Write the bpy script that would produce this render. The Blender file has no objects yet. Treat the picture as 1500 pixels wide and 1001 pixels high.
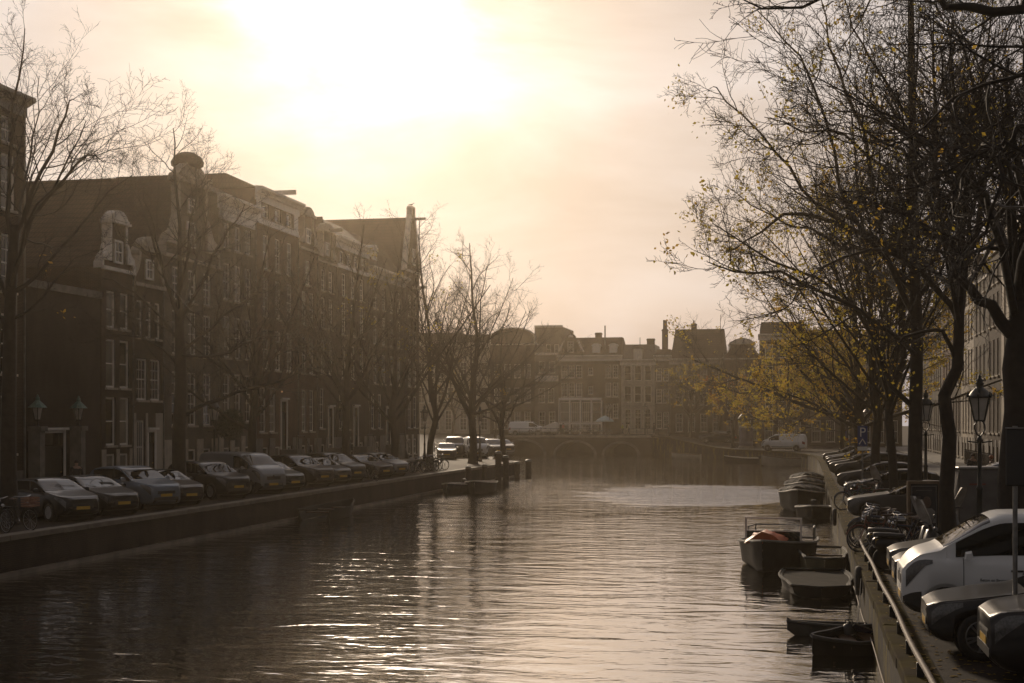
import bpy, bmesh, math, random
import numpy as np
from mathutils import Vector, Matrix, noise as mnoise
R = math.radians
S = bpy.context.scene
COL = S.collection

# ------------------------------------------------------------------ camera
YAW = R(11.45); FPX = 2083.0; HOR = 616.0; EYE = 3.5      # canal runs along +Y, water left of x = 1.45
cam_d = bpy.data.cameras.new('camera'); cam = bpy.data.objects.new('camera', cam_d); COL.objects.link(cam)
cam.location = (0, 0, EYE); cam.rotation_euler = (R(90), 0, YAW)
cam_d.sensor_width = 36; cam_d.lens = 36 * FPX / 1500; cam_d.shift_y = (HOR - 500.5) / 1500
cam_d.clip_start = 0.2; cam_d.clip_end = 3000
S.camera = cam

# ------------------------------------------------------------------ sun, sky, exposure
SUN_EL, SUN_AZ = R(18.8), R(17.2)                          # azimuth measured from +Y towards -X
sunv = Vector((-math.sin(SUN_AZ) * math.cos(SUN_EL), math.cos(SUN_AZ) * math.cos(SUN_EL), math.sin(SUN_EL)))
sl = bpy.data.lights.new('sun', 'SUN'); sl.energy = 2.4; sl.angle = R(5.0); sl.color = (1.0, 0.80, 0.58)
so = bpy.data.objects.new('sun', sl); COL.objects.link(so)
so.rotation_euler = (-sunv).to_track_quat('-Z', 'Y').to_euler()
S.view_settings.view_transform = 'Standard'; S.view_settings.look = 'None'
S.view_settings.exposure = 0.0; S.view_settings.gamma = 1.0
S.render.engine = 'CYCLES'
cy = S.cycles
cy.use_denoising = True; cy.max_bounces = 6; cy.diffuse_bounces = 2; cy.glossy_bounces = 3
cy.transmission_bounces = 2; cy.volume_bounces = 1; cy.transparent_max_bounces = 8
cy.caustics_reflective = False; cy.caustics_refractive = False; cy.sample_clamp_indirect = 4.0; cy.sample_clamp_direct = 8.0

W = bpy.data.worlds.new('World'); S.world = W; W.use_nodes = True
nt = W.node_tree; nt.nodes.clear()
def N(t, **k):
    n = nt.nodes.new(t)
    for a, v in k.items(): setattr(n, a, v)
    return n
def LK(a, b): nt.links.new(a, b)
out = N('ShaderNodeOutputWorld'); mix = N('ShaderNodeMixShader'); mix.inputs[0].default_value = 0.86
bg1 = N('ShaderNodeBackground'); bg1.inputs[1].default_value = 0.05
sky = N('ShaderNodeTexSky', sky_type='NISHITA'); sky.sun_disc = False
sky.sun_elevation = SUN_EL; sky.sun_rotation = -SUN_AZ; sky.air_density = 1.5; sky.dust_density = 4.0
LK(sky.outputs[0], bg1.inputs[0])
bg2 = N('ShaderNodeBackground'); bg2.inputs[1].default_value = 1.0
tc = N('ShaderNodeTexCoord')
nrm = N('ShaderNodeVectorMath', operation='NORMALIZE'); LK(tc.outputs['Generated'], nrm.inputs[0])
dot = N('ShaderNodeVectorMath', operation='DOT_PRODUCT'); LK(nrm.outputs[0], dot.inputs[0]); dot.inputs[1].default_value = sunv
def M(op, a, b=None, clamp=False):
    n = N('ShaderNodeMath', operation=op, use_clamp=clamp)
    for i, v in enumerate((a, b)):
        if v is None: continue
        if isinstance(v, (int, float)): n.inputs[i].default_value = v
        else: LK(v, n.inputs[i])
    return n.outputs[0]
# cloud deck: low stretched noise, brighter towards the veiled sun
mp = N('ShaderNodeMapping'); LK(nrm.outputs[0], mp.inputs[0]); mp.inputs['Scale'].default_value = (3.2, 3.2, 8.5); mp.inputs['Location'].default_value = (3.1, 0.4, 1.7); mp.inputs['Rotation'].default_value = (0.0, 0.32, 0.0)
nz = N('ShaderNodeTexNoise'); nz.inputs['Scale'].default_value = 1.6; nz.inputs['Detail'].default_value = 7; nz.inputs['Roughness'].default_value = 0.52; nz.inputs['Distortion'].default_value = 0.35
LK(mp.outputs[0], nz.inputs['Vector'])
cl = N('ShaderNodeMapRange'); LK(nz.outputs[0], cl.inputs[0]); cl.inputs[1].default_value = 0.34; cl.inputs[2].default_value = 0.66; cl.inputs[3].default_value = 0.0; cl.inputs[4].default_value = 1.0
sd = M('MAXIMUM', dot.outputs['Value'], 0.0)
sep = N('ShaderNodeSeparateXYZ'); LK(nrm.outputs[0], sep.inputs[0])
hi = N('ShaderNodeMapRange', interpolation_type='SMOOTHSTEP'); LK(sep.outputs[2], hi.inputs[0]); hi.inputs[1].default_value = 0.30; hi.inputs[2].default_value = 0.48; hi.inputs[3].default_value = 0.0; hi.inputs[4].default_value = 0.25
wide = M('MULTIPLY', M('POWER', sd, 3.0), 0.50)
mid = M('MULTIPLY', M('MULTIPLY', M('POWER', sd, 80.0), 0.22), M('ADD', cl.outputs[0], 0.02))
core = M('MULTIPLY', M('MULTIPLY', M('POWER', sd, 420.0), 3.2), M('ADD', cl.outputs[0], 0.12))
upper = M('MULTIPLY', M('POWER', sd, 3.0), hi.outputs[0])          # unseen bright sky band, added above the view to brighten the water
lum = M('ADD', M('ADD', 0.155, wide), M('ADD', M('ADD', mid, upper), core))
mod = M('ADD', 0.85, M('MULTIPLY', cl.outputs[0], 0.30))
lum = M('MULTIPLY', lum, mod)
cr = N('ShaderNodeMix', data_type='RGBA'); LK(cl.outputs[0], cr.inputs[0])
cr.inputs[6].default_value = (1.0, 0.865, 0.85, 1); cr.inputs[7].default_value = (1.0, 0.925, 0.94, 1)
wf = N('ShaderNodeMapRange', interpolation_type='SMOOTHSTEP'); LK(lum, wf.inputs[0]); wf.inputs[1].default_value = 0.55; wf.inputs[2].default_value = 1.35
cw = N('ShaderNodeMix', data_type='RGBA'); LK(wf.outputs[0], cw.inputs[0]); LK(cr.outputs[2], cw.inputs[6]); cw.inputs[7].default_value = (0.96, 0.97, 1.06, 1)   # thin cloud before the sun goes white
vm = N('ShaderNodeVectorMath', operation='SCALE'); LK(cw.outputs[2], vm.inputs[0]); LK(lum, vm.inputs['Scale'])
LK(vm.outputs[0], bg2.inputs[0])
LK(bg1.outputs[0], mix.inputs[1]); LK(bg2.outputs[0], mix.inputs[2]); LK(mix.outputs[0], out.inputs[0])

# ------------------------------------------------------------------ projection helpers (where a thing of the photo stands in the world)
fwd = (-math.sin(YAW), math.cos(YAW)); rgt = (math.cos(YAW), math.sin(YAW))
def ray(px):
    t = (px - 750) / FPX
    return fwd[0] + rgt[0] * t, fwd[1] + rgt[1] * t
def at(px, d):
    a = ray(px); return Vector((a[0] * d, a[1] * d, 0))
def onX(px, X):
    a = ray(px); s = X / a[0]; return Vector((X, a[1] * s, 0))
def onY(px, Y):
    a = ray(px); s = Y / a[1]; return Vector((a[0] * s, Y, 0))
def gp(px, py, z=0.0):
    d = (EYE - z) * FPX / (py - HOR); v = at(px, d); v.z = z; return v
def dep(v): return v[0] * fwd[0] + v[1] * fwd[1]
def zat(py, d): return EYE + (HOR - py) * d / FPX
def sst(x):
    x = max(0.0, min(1.0, x)); return x * x * (3 - 2 * x)
def ground_z(x, y):
    return 1.35 * sst((y - 160) / 32) * sst((-x - 7) / 13)

# ------------------------------------------------------------------ mesh builder
class MB:
    def __init__(s): s.v = []; s.f = []; s.m = []
    def add(s, vs, fs, mi=0):
        o = len(s.v); s.v.extend([tuple(p) for p in vs]); s.f.extend([tuple(i + o for i in f) for f in fs]); s.m.extend([mi] * len(fs)); return s
    def box(s, a, b, mi=0, bev=0.0):
        x0, y0, z0 = a; x1, y1, z1 = b
        if x0 > x1: x0, x1 = x1, x0
        if y0 > y1: y0, y1 = y1, y0
        if z0 > z1: z0, z1 = z1, z0
        if bev <= 0:
            return s.add([(x0,y0,z0),(x1,y0,z0),(x1,y1,z0),(x0,y1,z0),(x0,y0,z1),(x1,y0,z1),(x1,y1,z1),(x0,y1,z1)],
                [(0,3,2,1),(4,5,6,7),(0,1,5,4),(1,2,6,5),(2,3,7,6),(3,0,4,7)], mi)
        c = bev; rings = []
        for z, k in ((z0, c), (z0 + c, 0), (z1 - c, 0), (z1, c)):
            rings.append([(x0+c+ (k if False else 0), y0+k, z), (x1-c, y0+k, z), (x1-k, y0+c, z), (x1-k, y1-c, z), (x1-c, y1-k, z), (x0+c, y1-k, z), (x0+k, y1-c, z), (x0+k, y0+c, z)])
        return s.rings(rings, mi)
    def rings(s, rings, mi=0, cap=True):
        n = len(rings[0]); vs = [p for r in rings for p in r]; fs = []
        for i in range(len(rings) - 1):
            for j in range(n):
                k = (j + 1) % n; fs.append((i*n+j, i*n+k, (i+1)*n+k, (i+1)*n+j))
        if cap: fs.append(tuple(range(n - 1, -1, -1))); fs.append(tuple((len(rings)-1)*n + j for j in range(n)))
        return s.add(vs, fs, mi)
    def tube(s, pts, rad, n=8, mi=0, cap=True):
        pts = [Vector(p) for p in pts]; rr = rad if isinstance(rad, (list, tuple)) else [rad] * len(pts)
        rings = []; up = None
        for i, p in enumerate(pts):
            t = (pts[min(i+1, len(pts)-1)] - pts[max(i-1, 0)]).normalized()
            if up is None: up = Vector((0,0,1)) if abs(t.z) < .9 else Vector((1,0,0))
            u = t.cross(up).normalized(); up = u.cross(t).normalized()
            rings.append([tuple(p + (u*math.cos(2*math.pi*k/n) + up*math.sin(2*math.pi*k/n)) * rr[i]) for k in range(n)])
        return s.rings(rings, mi, cap)
    def bar(s, p, q, w, h, mi=0, up=(0,0,1)):
        p = Vector(p); q = Vector(q); t = (q-p).normalized(); u = t.cross(Vector(up)).normalized()*w/2; v = u.cross(t).normalized()*h/2
        return s.rings([[tuple(c+u+v), tuple(c-u+v), tuple(c-u-v), tuple(c+u-v)] for c in (p, q)], mi)
    def lathe(s, prof, n=12, c=(0,0,0), mi=0, axis='z'):
        rings = []
        for r, z in prof:
            ring = []
            for k in range(n):
                a = 2*math.pi*k/n; x, y = r*math.cos(a), r*math.sin(a)
                ring.append({'z': (c[0]+x, c[1]+y, c[2]+z), 'y': (c[0]+x, c[1]+z, c[2]-y), 'x': (c[0]+z, c[1]+x, c[2]+y)}[axis])
            rings.append(ring)
        return s.rings(rings, mi)
    def ball(s, c, r, n=8, mi=0, sq=(1,1,1)):
        m = max(4, n // 2 + 1); rings = []
        for i in range(m):
            a = -math.pi/2 + math.pi*(i + .001 if i == 0 else i - .001 if i == m-1 else i)/(m-1)
            rings.append([(c[0]+r*sq[0]*math.cos(a)*math.cos(2*math.pi*k/n), c[1]+r*sq[1]*math.cos(a)*math.sin(2*math.pi*k/n), c[2]+r*sq[2]*math.sin(a)) for k in range(n)])
        return s.rings(rings, mi)
    def prism(s, poly, y0, y1, mi=0):        # polygon in x,z extruded along y
        n = len(poly); vs = [(x, y0, z) for x, z in poly] + [(x, y1, z) for x, z in poly]
        fs = [tuple(range(n)), tuple(range(2*n-1, n-1, -1))] + [(i, i+n, (i+1)%n+n, (i+1)%n) for i in range(n)]
        return s.add(vs, fs, mi)
    def plate(s, poly, z0, z1, mi=0):        # polygon in x,y extruded along z
        n = len(poly); vs = [(x, y, z0) for x, y in poly] + [(x, y, z1) for x, y in poly]
        fs = [tuple(range(n-1, -1, -1)), tuple(range(n, 2*n))] + [(i, (i+1)%n, (i+1)%n+n, i+n) for i in range(n)]
        return s.add(vs, fs, mi)
    def xf(s, mat):
        s.v = [tuple(mat @ Vector(p)) for p in s.v]; return s
    def mesh(s, name, mats, smooth=False):
        me = bpy.data.meshes.new(name); me.from_pydata(s.v, [], s.f)
        if not isinstance(mats, (list, tuple)): mats = [mats]
        for m in mats: me.materials.append(m)
        if len(mats) > 1: me.polygons.foreach_set('material_index', s.m)
        if smooth: me.polygons.foreach_set('use_smooth', [True] * len(s.f))
        me.update(); return me
    def build(s, name, mats, parent=None, smooth=False, loc=None):
        return link(name, s.mesh(name, mats, smooth), parent, loc)
def link(name, me, parent=None, loc=None, rot=None):
    o = bpy.data.objects.new(name, me); COL.objects.link(o)
    if parent: o.parent = parent
    if loc is not None: o.location = loc
    if rot is not None: o.rotation_euler = rot
    return o
def fixn(o, ang=None):                        # consistent outward normals
    b = bmesh.new(); b.from_mesh(o.data); bmesh.ops.recalc_face_normals(b, faces=b.faces); b.to_mesh(o.data); b.free()
    if ang is not None:
        o.data.polygons.foreach_set('use_smooth', [True] * len(o.data.polygons)); o.data.set_sharp_from_angle(angle=R(ang))
    return o
def thing(name, label, cat, loc=(0,0,0), rz=0.0, group=None):
    o = bpy.data.objects.new(name, None); COL.objects.link(o); o.location = loc; o.rotation_euler = (0, 0, rz)
    o.empty_display_size = .2
    return tag(o, label, cat, group)
def tag(o, label, cat, group=None):
    o['label'] = label; o['category'] = cat
    if group: o['group'] = group
    return o
def dup(root, loc, rz, label=None, group=None, recol=None, scale=None):
    def rec(o, parent):
        c = o.copy(); COL.objects.link(c)
        if parent: c.parent = parent
        if recol and c.type == 'MESH':
            for i, sl_ in enumerate(c.material_slots):
                if sl_.material and sl_.material.name in recol:
                    sl_.link = 'OBJECT'; sl_.material = recol[o.material_slots[i].material.name if o.material_slots[i].material else '']
        for ch in o.children: rec(ch, c)
        return c
    r = rec(root, None); r.location = loc; r.rotation_euler = (0, 0, rz)
    if label: r['label'] = label
    if group: r['group'] = group
    if scale: r.scale = scale
    return r

# ------------------------------------------------------------------ materials
MATS = {}
def mat(name, col, rough=.6, var=.25, scale=3.0, metal=0.0, bump=0.0, coat=0.0, spec=.5, detail=5, emit=None, col2=None, trans=0.0):
    if name in MATS: return MATS[name]
    m = bpy.data.materials.new(name); m.use_nodes = True; t = m.node_tree; b = t.nodes['Principled BSDF']
    b.inputs['Roughness'].default_value = rough; b.inputs['Metallic'].default_value = metal
    b.inputs['Specular IOR Level'].default_value = spec; b.inputs['Coat Weight'].default_value = coat; b.inputs['Coat Roughness'].default_value = .06
    if trans: b.inputs['Transmission Weight'].default_value = trans
    tcn = t.nodes.new('ShaderNodeTexCoord'); nn = t.nodes.new('ShaderNodeTexNoise')
    nn.inputs['Scale'].default_value = scale; nn.inputs['Detail'].default_value = detail; t.links.new(tcn.outputs['Object'], nn.inputs['Vector'])
    rp = t.nodes.new('ShaderNodeMapRange'); rp.inputs[1].default_value = .3; rp.inputs[2].default_value = .7; t.links.new(nn.outputs[0], rp.inputs[0])
    mx = t.nodes.new('ShaderNodeMix'); mx.data_type = 'RGBA'; t.links.new(rp.outputs[0], mx.inputs[0])
    c2 = col2 or tuple(min(1, c * (1 + var)) for c in col); c1 = col if col2 else tuple(c * (1 - var) for c in col)
    mx.inputs[6].default_value = (*c1, 1); mx.inputs[7].default_value = (*c2, 1)
    t.links.new(mx.outputs[2], b.inputs['Base Color'])
    if bump:
        bp = t.nodes.new('ShaderNodeBump'); bp.inputs['Strength'].default_value = bump; bp.inputs['Distance'].default_value = .05
        t.links.new(nn.outputs[0], bp.inputs['Height']); t.links.new(bp.outputs[0], b.inputs['Normal'])
    if emit:
        b.inputs['Emission Color'].default_value = (*emit[:3], 1); b.inputs['Emission Strength'].default_value = emit[3]
    MATS[name] = m; return m
def brick(name, c1, c2, mortar, bw=.22, bh=.065, grime=.5, moss=None, rough=.85, ms=.012):
    if name in MATS: return MATS[name]
    m = bpy.data.materials.new(name); m.use_nodes = True; t = m.node_tree; b = t.nodes['Principled BSDF']
    b.inputs['Roughness'].default_value = rough; b.inputs['Specular IOR Level'].default_value = .15
    n = lambda k: t.nodes.new(k)
    tcn = n('ShaderNodeTexCoord'); sx = n('ShaderNodeSeparateXYZ'); t.links.new(tcn.outputs['Object'], sx.inputs[0])
    ad = n('ShaderNodeMath'); t.links.new(sx.outputs[0], ad.inputs[0]); t.links.new(sx.outputs[1], ad.inputs[1])
    cb = n('ShaderNodeCombineXYZ'); t.links.new(ad.outputs[0], cb.inputs[0]); t.links.new(sx.outputs[2], cb.inputs[1])
    br = n('ShaderNodeTexBrick'); t.links.new(cb.outputs[0], br.inputs['Vector'])
    br.inputs['Color1'].default_value = (*c1, 1); br.inputs['Color2'].default_value = (*c2, 1); br.inputs['Mortar'].default_value = (*mortar, 1)
    br.inputs['Scale'].default_value = 1.0; br.inputs['Brick Width'].default_value = bw; br.inputs['Row Height'].default_value = bh; br.inputs['Mortar Size'].default_value = ms
    nn = n('ShaderNodeTexNoise'); nn.inputs['Scale'].default_value = .55; nn.inputs['Detail'].default_value = 8; nn.inputs['Roughness'].default_value = .65
    mpn = n('ShaderNodeMapping'); mpn.inputs['Scale'].default_value = (1, 1, .5); t.links.new(tcn.outputs['Object'], mpn.inputs[0]); t.links.new(mpn.outputs[0], nn.inputs['Vector'])
    rp = n('ShaderNodeMapRange'); rp.inputs[1].default_value = .35; rp.inputs[2].default_value = .7; rp.inputs[3].default_value = 1 - grime; rp.inputs[4].default_value = 1.15; t.links.new(nn.outputs[0], rp.inputs[0])
    sc = n('ShaderNodeVectorMath'); sc.operation = 'SCALE'; t.links.new(br.outputs['Color'], sc.inputs[0]); t.links.new(rp.outputs[0], sc.inputs['Scale'])
    last = sc.outputs[0]
    if moss:
        n2 = n('ShaderNodeTexNoise'); n2.inputs['Scale'].default_value = 1.7; n2.inputs['Detail'].default_value = 7; n2.inputs['Roughness'].default_value = .7; t.links.new(tcn.outputs['Object'], n2.inputs['Vector'])
        r2 = n('ShaderNodeMapRange'); r2.inputs[1].default_value = .50; r2.inputs[2].default_value = .60; t.links.new(n2.outputs[0], r2.inputs[0])
        m2 = n('ShaderNodeMapping'); m2.inputs['Scale'].default_value = (1, 1, .35); t.links.new(tcn.outputs['Object'], m2.inputs[0]); t.links.new(m2.outputs[0], n2.inputs['Vector'])
        mx = n('ShaderNodeMix'); mx.data_type = 'RGBA'; t.links.new(r2.outputs[0], mx.inputs[0]); t.links.new(last, mx.inputs[6]); mx.inputs[7].default_value = (*moss, 1); last = mx.outputs[2]
    t.links.new(last, b.inputs['Base Color'])
    bp = n('ShaderNodeBump'); bp.inputs['Strength'].default_value = .5; bp.inputs['Distance'].default_value = .012; t.links.new(br.outputs['Fac'], bp.inputs['Height']); bp.invert = True
    bp2 = n('ShaderNodeBump'); bp2.inputs['Strength'].default_value = .4; bp2.inputs['Distance'].default_value = .04; t.links.new(nn.outputs[0], bp2.inputs['Height']); t.links.new(bp.outputs[0], bp2.inputs['Normal']); t.links.new(bp2.outputs[0], b.inputs['Normal'])
    MATS[name] = m; return m
B_DARK = brick('brown_brick', (.060,.034,.024), (.044,.027,.021), (.10,.085,.07))
B_RED = brick('red_brick', (.13,.055,.038), (.10,.045,.033), (.14,.11,.09))
B_GREY = brick('grey_brick', (.16,.135,.11), (.13,.11,.09), (.17,.15,.125))
B_BLACK = brick('dark_brick', (.042,.032,.028), (.034,.027,.024), (.06,.05,.045))
STONE = mat('sandstone', (.40,.35,.28), .8, .25, 2.5, bump=.3)
STONE_D = mat('grey_stone', (.16,.145,.125), .8, .3, 2.0, bump=.3)
PLASTER = mat('cream_plaster', (.42,.37,.30), .75, .14, 1.2)
WHITE = mat('white_paint', (.78,.74,.67), .5, .10, 2.0)
TRIM = mat('aged_white_trim', (.68,.63,.55), .55, .2, 3.0)
GREEN_D = mat('canal_green_paint', (.012,.022,.016), .35, .2, 3.0)
BLACK = mat('black_iron', (.012,.012,.012), .42, .3, 6.0, spec=.4)
TILE = brick('roof_tile', (.075,.05,.04), (.055,.042,.036), (.025,.02,.018), bw=.24, bh=.3, ms=.03)
SLATE = mat('slate_roof', (.06,.055,.052), .6, .3, 4.0, bump=.2)
LEAD = mat('lead_sheet', (.14,.135,.125), .45, .3, 3.0)
GLASS = mat('window_glass', (.008,.009,.010), .06, .4, .7, spec=.5)
CURTAIN = mat('glass_with_pale_blind', (.16,.145,.12), .12, .5, .6, spec=.6)
DOORM = mat('dark_door_paint', (.02,.022,.02), .3, .3, 2.0)
# ------------------------------------------------------------------ ground, quay walls, water, bridge
WZ = -1.22
def water_mat():
    m = bpy.data.materials.new('canal_water'); m.use_nodes = True; t = m.node_tree; b = t.nodes['Principled BSDF']
    b.inputs['Base Color'].default_value = (.012,.011,.007,1); b.inputs['Roughness'].default_value = .05; b.inputs['IOR'].default_value = 2.3
    n = lambda k: t.nodes.new(k)
    geo = n('ShaderNodeTexCoord')
    def noise(sx, sy, sc, det, rough=.5, dist=0.0, off=0):
        mp_ = n('ShaderNodeMapping'); mp_.inputs['Scale'].default_value = (sx, sy, 1); mp_.inputs['Location'].default_value = (off, off*.7, 0); mp_.inputs['Rotation'].default_value = (0, 0, R(4 + off)); t.links.new(geo.outputs['Object'], mp_.inputs[0])
        q = n('ShaderNodeTexNoise'); q.inputs['Scale'].default_value = sc; q.inputs['Detail'].default_value = det; q.inputs['Roughness'].default_value = rough; q.inputs['Distortion'].default_value = dist
        t.links.new(mp_.outputs[0], q.inputs['Vector']); return q.outputs[0]
    def mth(op, a, c):
        k = n('ShaderNodeMath'); k.operation = op
        for i, v in enumerate((a, c)):
            if isinstance(v, (int, float)): k.inputs[i].default_value = v
            else: t.links.new(v, k.inputs[i])
        return k.outputs[0]
    swell = noise(.40, .85, 1.0, 3, .5, .8)
    rip = noise(1.0, 2.4, 1.0, 3, .55, .5, 5)
    fine = noise(3.0, 7.0, 1.0, 2, .5, 0, 9)
    patch = noise(.05, .035, 1.0, 3, .5, .4, 13)
    pr = n('ShaderNodeMapRange'); pr.inputs[1].default_value = .42; pr.inputs[2].default_value = .62; pr.inputs[3].default_value = .25; pr.inputs[4].default_value = 1.0; t.links.new(patch, pr.inputs[0])
    # breeze patch: rough water in the middle distance
    sx = n('ShaderNodeSeparateXYZ'); t.links.new(geo.outputs['Object'], sx.inputs[0])
    wob = mth('MULTIPLY', mth('SUBTRACT', noise(.10, .35, 1.0, 6, .62, .6, 17), .5), 3.2)
    ex = mth('DIVIDE', mth('ADD', sx.outputs[0], 6.5), 6.2); ey = mth('DIVIDE', mth('SUBTRACT', sx.outputs[1], 91.0), 11.5)
    rr_ = mth('ADD', mth('ADD', mth('MULTIPLY', ex, ex), mth('MULTIPLY', ey, ey)), wob)
    br = n('ShaderNodeMapRange'); br.inputs[1].default_value = .35; br.inputs[2].default_value = 1.35; br.inputs[3].default_value = 1.0; br.inputs[4].default_value = 0.0; t.links.new(rr_, br.inputs[0])
    h = mth('MULTIPLY', swell, .047)
    h = mth('ADD', h, mth('MULTIPLY', mth('MULTIPLY', rip, pr.outputs[0]), .032))
    h = mth('ADD', h, mth('MULTIPLY', mth('MULTIPLY', fine, pr.outputs[0]), .005))
    h = mth('ADD', h, mth('MULTIPLY', mth('MULTIPLY', mth('ADD', fine, mth('MULTIPLY', rip, 1.5)), br.outputs[0]), .085))
    bp = n('ShaderNodeBump'); bp.inputs['Strength'].default_value = 1.0; bp.inputs['Distance'].default_value = 1.0
    t.links.new(h, bp.inputs['Height']); t.links.new(bp.outputs[0], b.inputs['Normal'])
    gl = n('ShaderNodeBsdfGlossy'); gl.inputs['Roughness'].default_value = .05; gl.inputs['Color'].default_value = (.96,.93,.90,1); t.links.new(bp.outputs[0], gl.inputs['Normal'])
    ms = n('ShaderNodeMixShader'); ms.inputs[0].default_value = .42; t.links.new(b.outputs[0], ms.inputs[1]); t.links.new(gl.outputs[0], ms.inputs[2]); t.links.new(ms.outputs[0], t.nodes['Material Output'].inputs[0])
    return m
wt = MB(); wt.add([(-90,-30,WZ),(40,-30,WZ),(40,260,WZ),(-90,260,WZ)], [(0,1,2,3)])
o = wt.build('water', water_mat()); o['kind'] = 'structure'

COBBLE = brick('street_brick', (.085,.062,.05), (.065,.05,.043), (.035,.03,.025), bw=.2, bh=.1, grime=.5, rough=.7)
def paver_mat():
    m = bpy.data.materials.new('brick_paving'); m.use_nodes = True; t = m.node_tree; b = t.nodes['Principled BSDF']; b.inputs['Roughness'].default_value = .8; b.inputs['Specular IOR Level'].default_value = .08
    n = lambda k: t.nodes.new(k)
    tcn = n('ShaderNodeTexCoord'); br = n('ShaderNodeTexBrick'); t.links.new(tcn.outputs['Object'], br.inputs['Vector'])
    br.inputs['Color1'].default_value = (.036,.025,.019,1); br.inputs['Color2'].default_value = (.025,.019,.016,1); br.inputs['Mortar'].default_value = (.015,.013,.011,1)
    br.inputs['Scale'].default_value = 1; br.inputs['Brick Width'].default_value = .21; br.inputs['Row Height'].default_value = .105; br.inputs['Mortar Size'].default_value = .008
    nn = n('ShaderNodeTexNoise'); nn.inputs['Scale'].default_value = .7; nn.inputs['Detail'].default_value = 8; t.links.new(tcn.outputs['Object'], nn.inputs['Vector'])
    rp = n('ShaderNodeMapRange'); rp.inputs[1].default_value = .3; rp.inputs[2].default_value = .7; rp.inputs[3].default_value = .55; rp.inputs[4].default_value = 1.2; t.links.new(nn.outputs[0], rp.inputs[0])
    sc = n('ShaderNodeVectorMath'); sc.operation = 'SCALE'; t.links.new(br.outputs['Color'], sc.inputs[0]); t.links.new(rp.outputs[0], sc.inputs['Scale'])
    n2 = n('ShaderNodeTexNoise'); n2.inputs['Scale'].default_value = 2.2; n2.inputs['Detail'].default_value = 8; n2.inputs['Roughness'].default_value = .7; t.links.new(tcn.outputs['Object'], n2.inputs['Vector'])
    r2 = n('ShaderNodeMapRange'); r2.inputs[1].default_value = .58; r2.inputs[2].default_value = .7; r2.inputs[4].default_value = .8; t.links.new(n2.outputs[0], r2.inputs[0])
    mx = n('ShaderNodeMix'); mx.data_type = 'RGBA'; t.links.new(r2.outputs[0], mx.inputs[0]); t.links.new(sc.outputs[0], mx.inputs[6]); mx.inputs[7].default_value = (.05,.042,.006,1)
    t.links.new(mx.outputs[2], b.inputs['Base Color'])
    bp = n('ShaderNodeBump'); bp.inputs['Strength'].default_value = .6; bp.inputs['Distance'].default_value = .02; t.links.new(n2.outputs[0], bp.inputs['Height']); t.links.new(bp.outputs[0], b.inputs['Normal'])
    return m
PAVER = paver_mat()
ASPH = mat('worn_asphalt', (.055,.05,.046), .75, .25, 1.5, bump=.2)
COPE = mat('coping_stone', (.11,.09,.068), .8, .45, 1.6, bump=.5, col2=(.17,.145,.11))
COPE_M = mat('mossy_coping_stone', (.060,.046,.004), .95, .4, 1.3, bump=1.0, col2=(.026,.018,.013), detail=10, spec=.04)
WALL_L = brick('quay_brick', (.05,.035,.028), (.04,.03,.026), (.06,.05,.04), grime=.6)
WALL_R = brick('mossy_quay_brick', (.026,.016,.011), (.018,.012,.009), (.03,.024,.018), grime=.75, moss=(.115,.085,.005))

EDGE_L = [(-23.5,-25),(-23.5,20),(-23.5,60),(-23.5,100),(-23.4,119),(-27,124),(-32,150),(-37,172),(-41,194)]
EDGE_R = [(1.45,-25),(1.45,10),(1.45,40),(1.5,80),(1.7,120),(1.6,140),(.8,150),(-1.6,160),(-6,170),(-10.5,179),(-16,188),(-20,195)]
def interp(edge, y):
    for (x0, y0), (x1, y1) in zip(edge, edge[1:]):
        if y0 <= y <= y1: return x0 + (x1 - x0) * (y - y0) / (y1 - y0)
    return edge[-1][0] if y > edge[-1][1] else edge[0][0]
def land(name, xs_of_y, ys, m):
    b = MB(); rows = [[(x, y, ground_z(x, y)) for x in xs_of_y(y)] for y in ys]; n = len(rows[0])
    b.add([p for r in rows for p in r], [(i*n+j, i*n+j+1, (i+1)*n+j+1, (i+1)*n+j) for i in range(len(rows)-1) for j in range(n-1)])
    o = b.build(name, m); o['kind'] = 'structure'; return o
ysR = [-25,10,40,80,120,140,145,150,155,160,165,170,175,179,184,188,192,195]
land('ground_right_bank', lambda y: [interp(EDGE_R, y) + k for k in (0,2,4,8,12,20,30,60,200,900)], ysR, PAVER)
ysL = [-25,20,60,100,119,124,135,150,160,165,170,175,180,185,190,195]
land('ground_left_bank', lambda y: [-900,-300,-120,-80,-62,-54,-48] + [interp(EDGE_L, y) + k for k in (-6,-3,0)], ysL, PAVER)
BX0, BX1 = -41.0, -20.0
land('ground_far_bank', lambda y: [-900,-200,-90,-60,-50,-41,-36,-30,-25,-20,-17,-14,-11,-8,-4,2,20,60,300,900], [195,200,206,212,220,240,300,900], PAVER)
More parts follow.
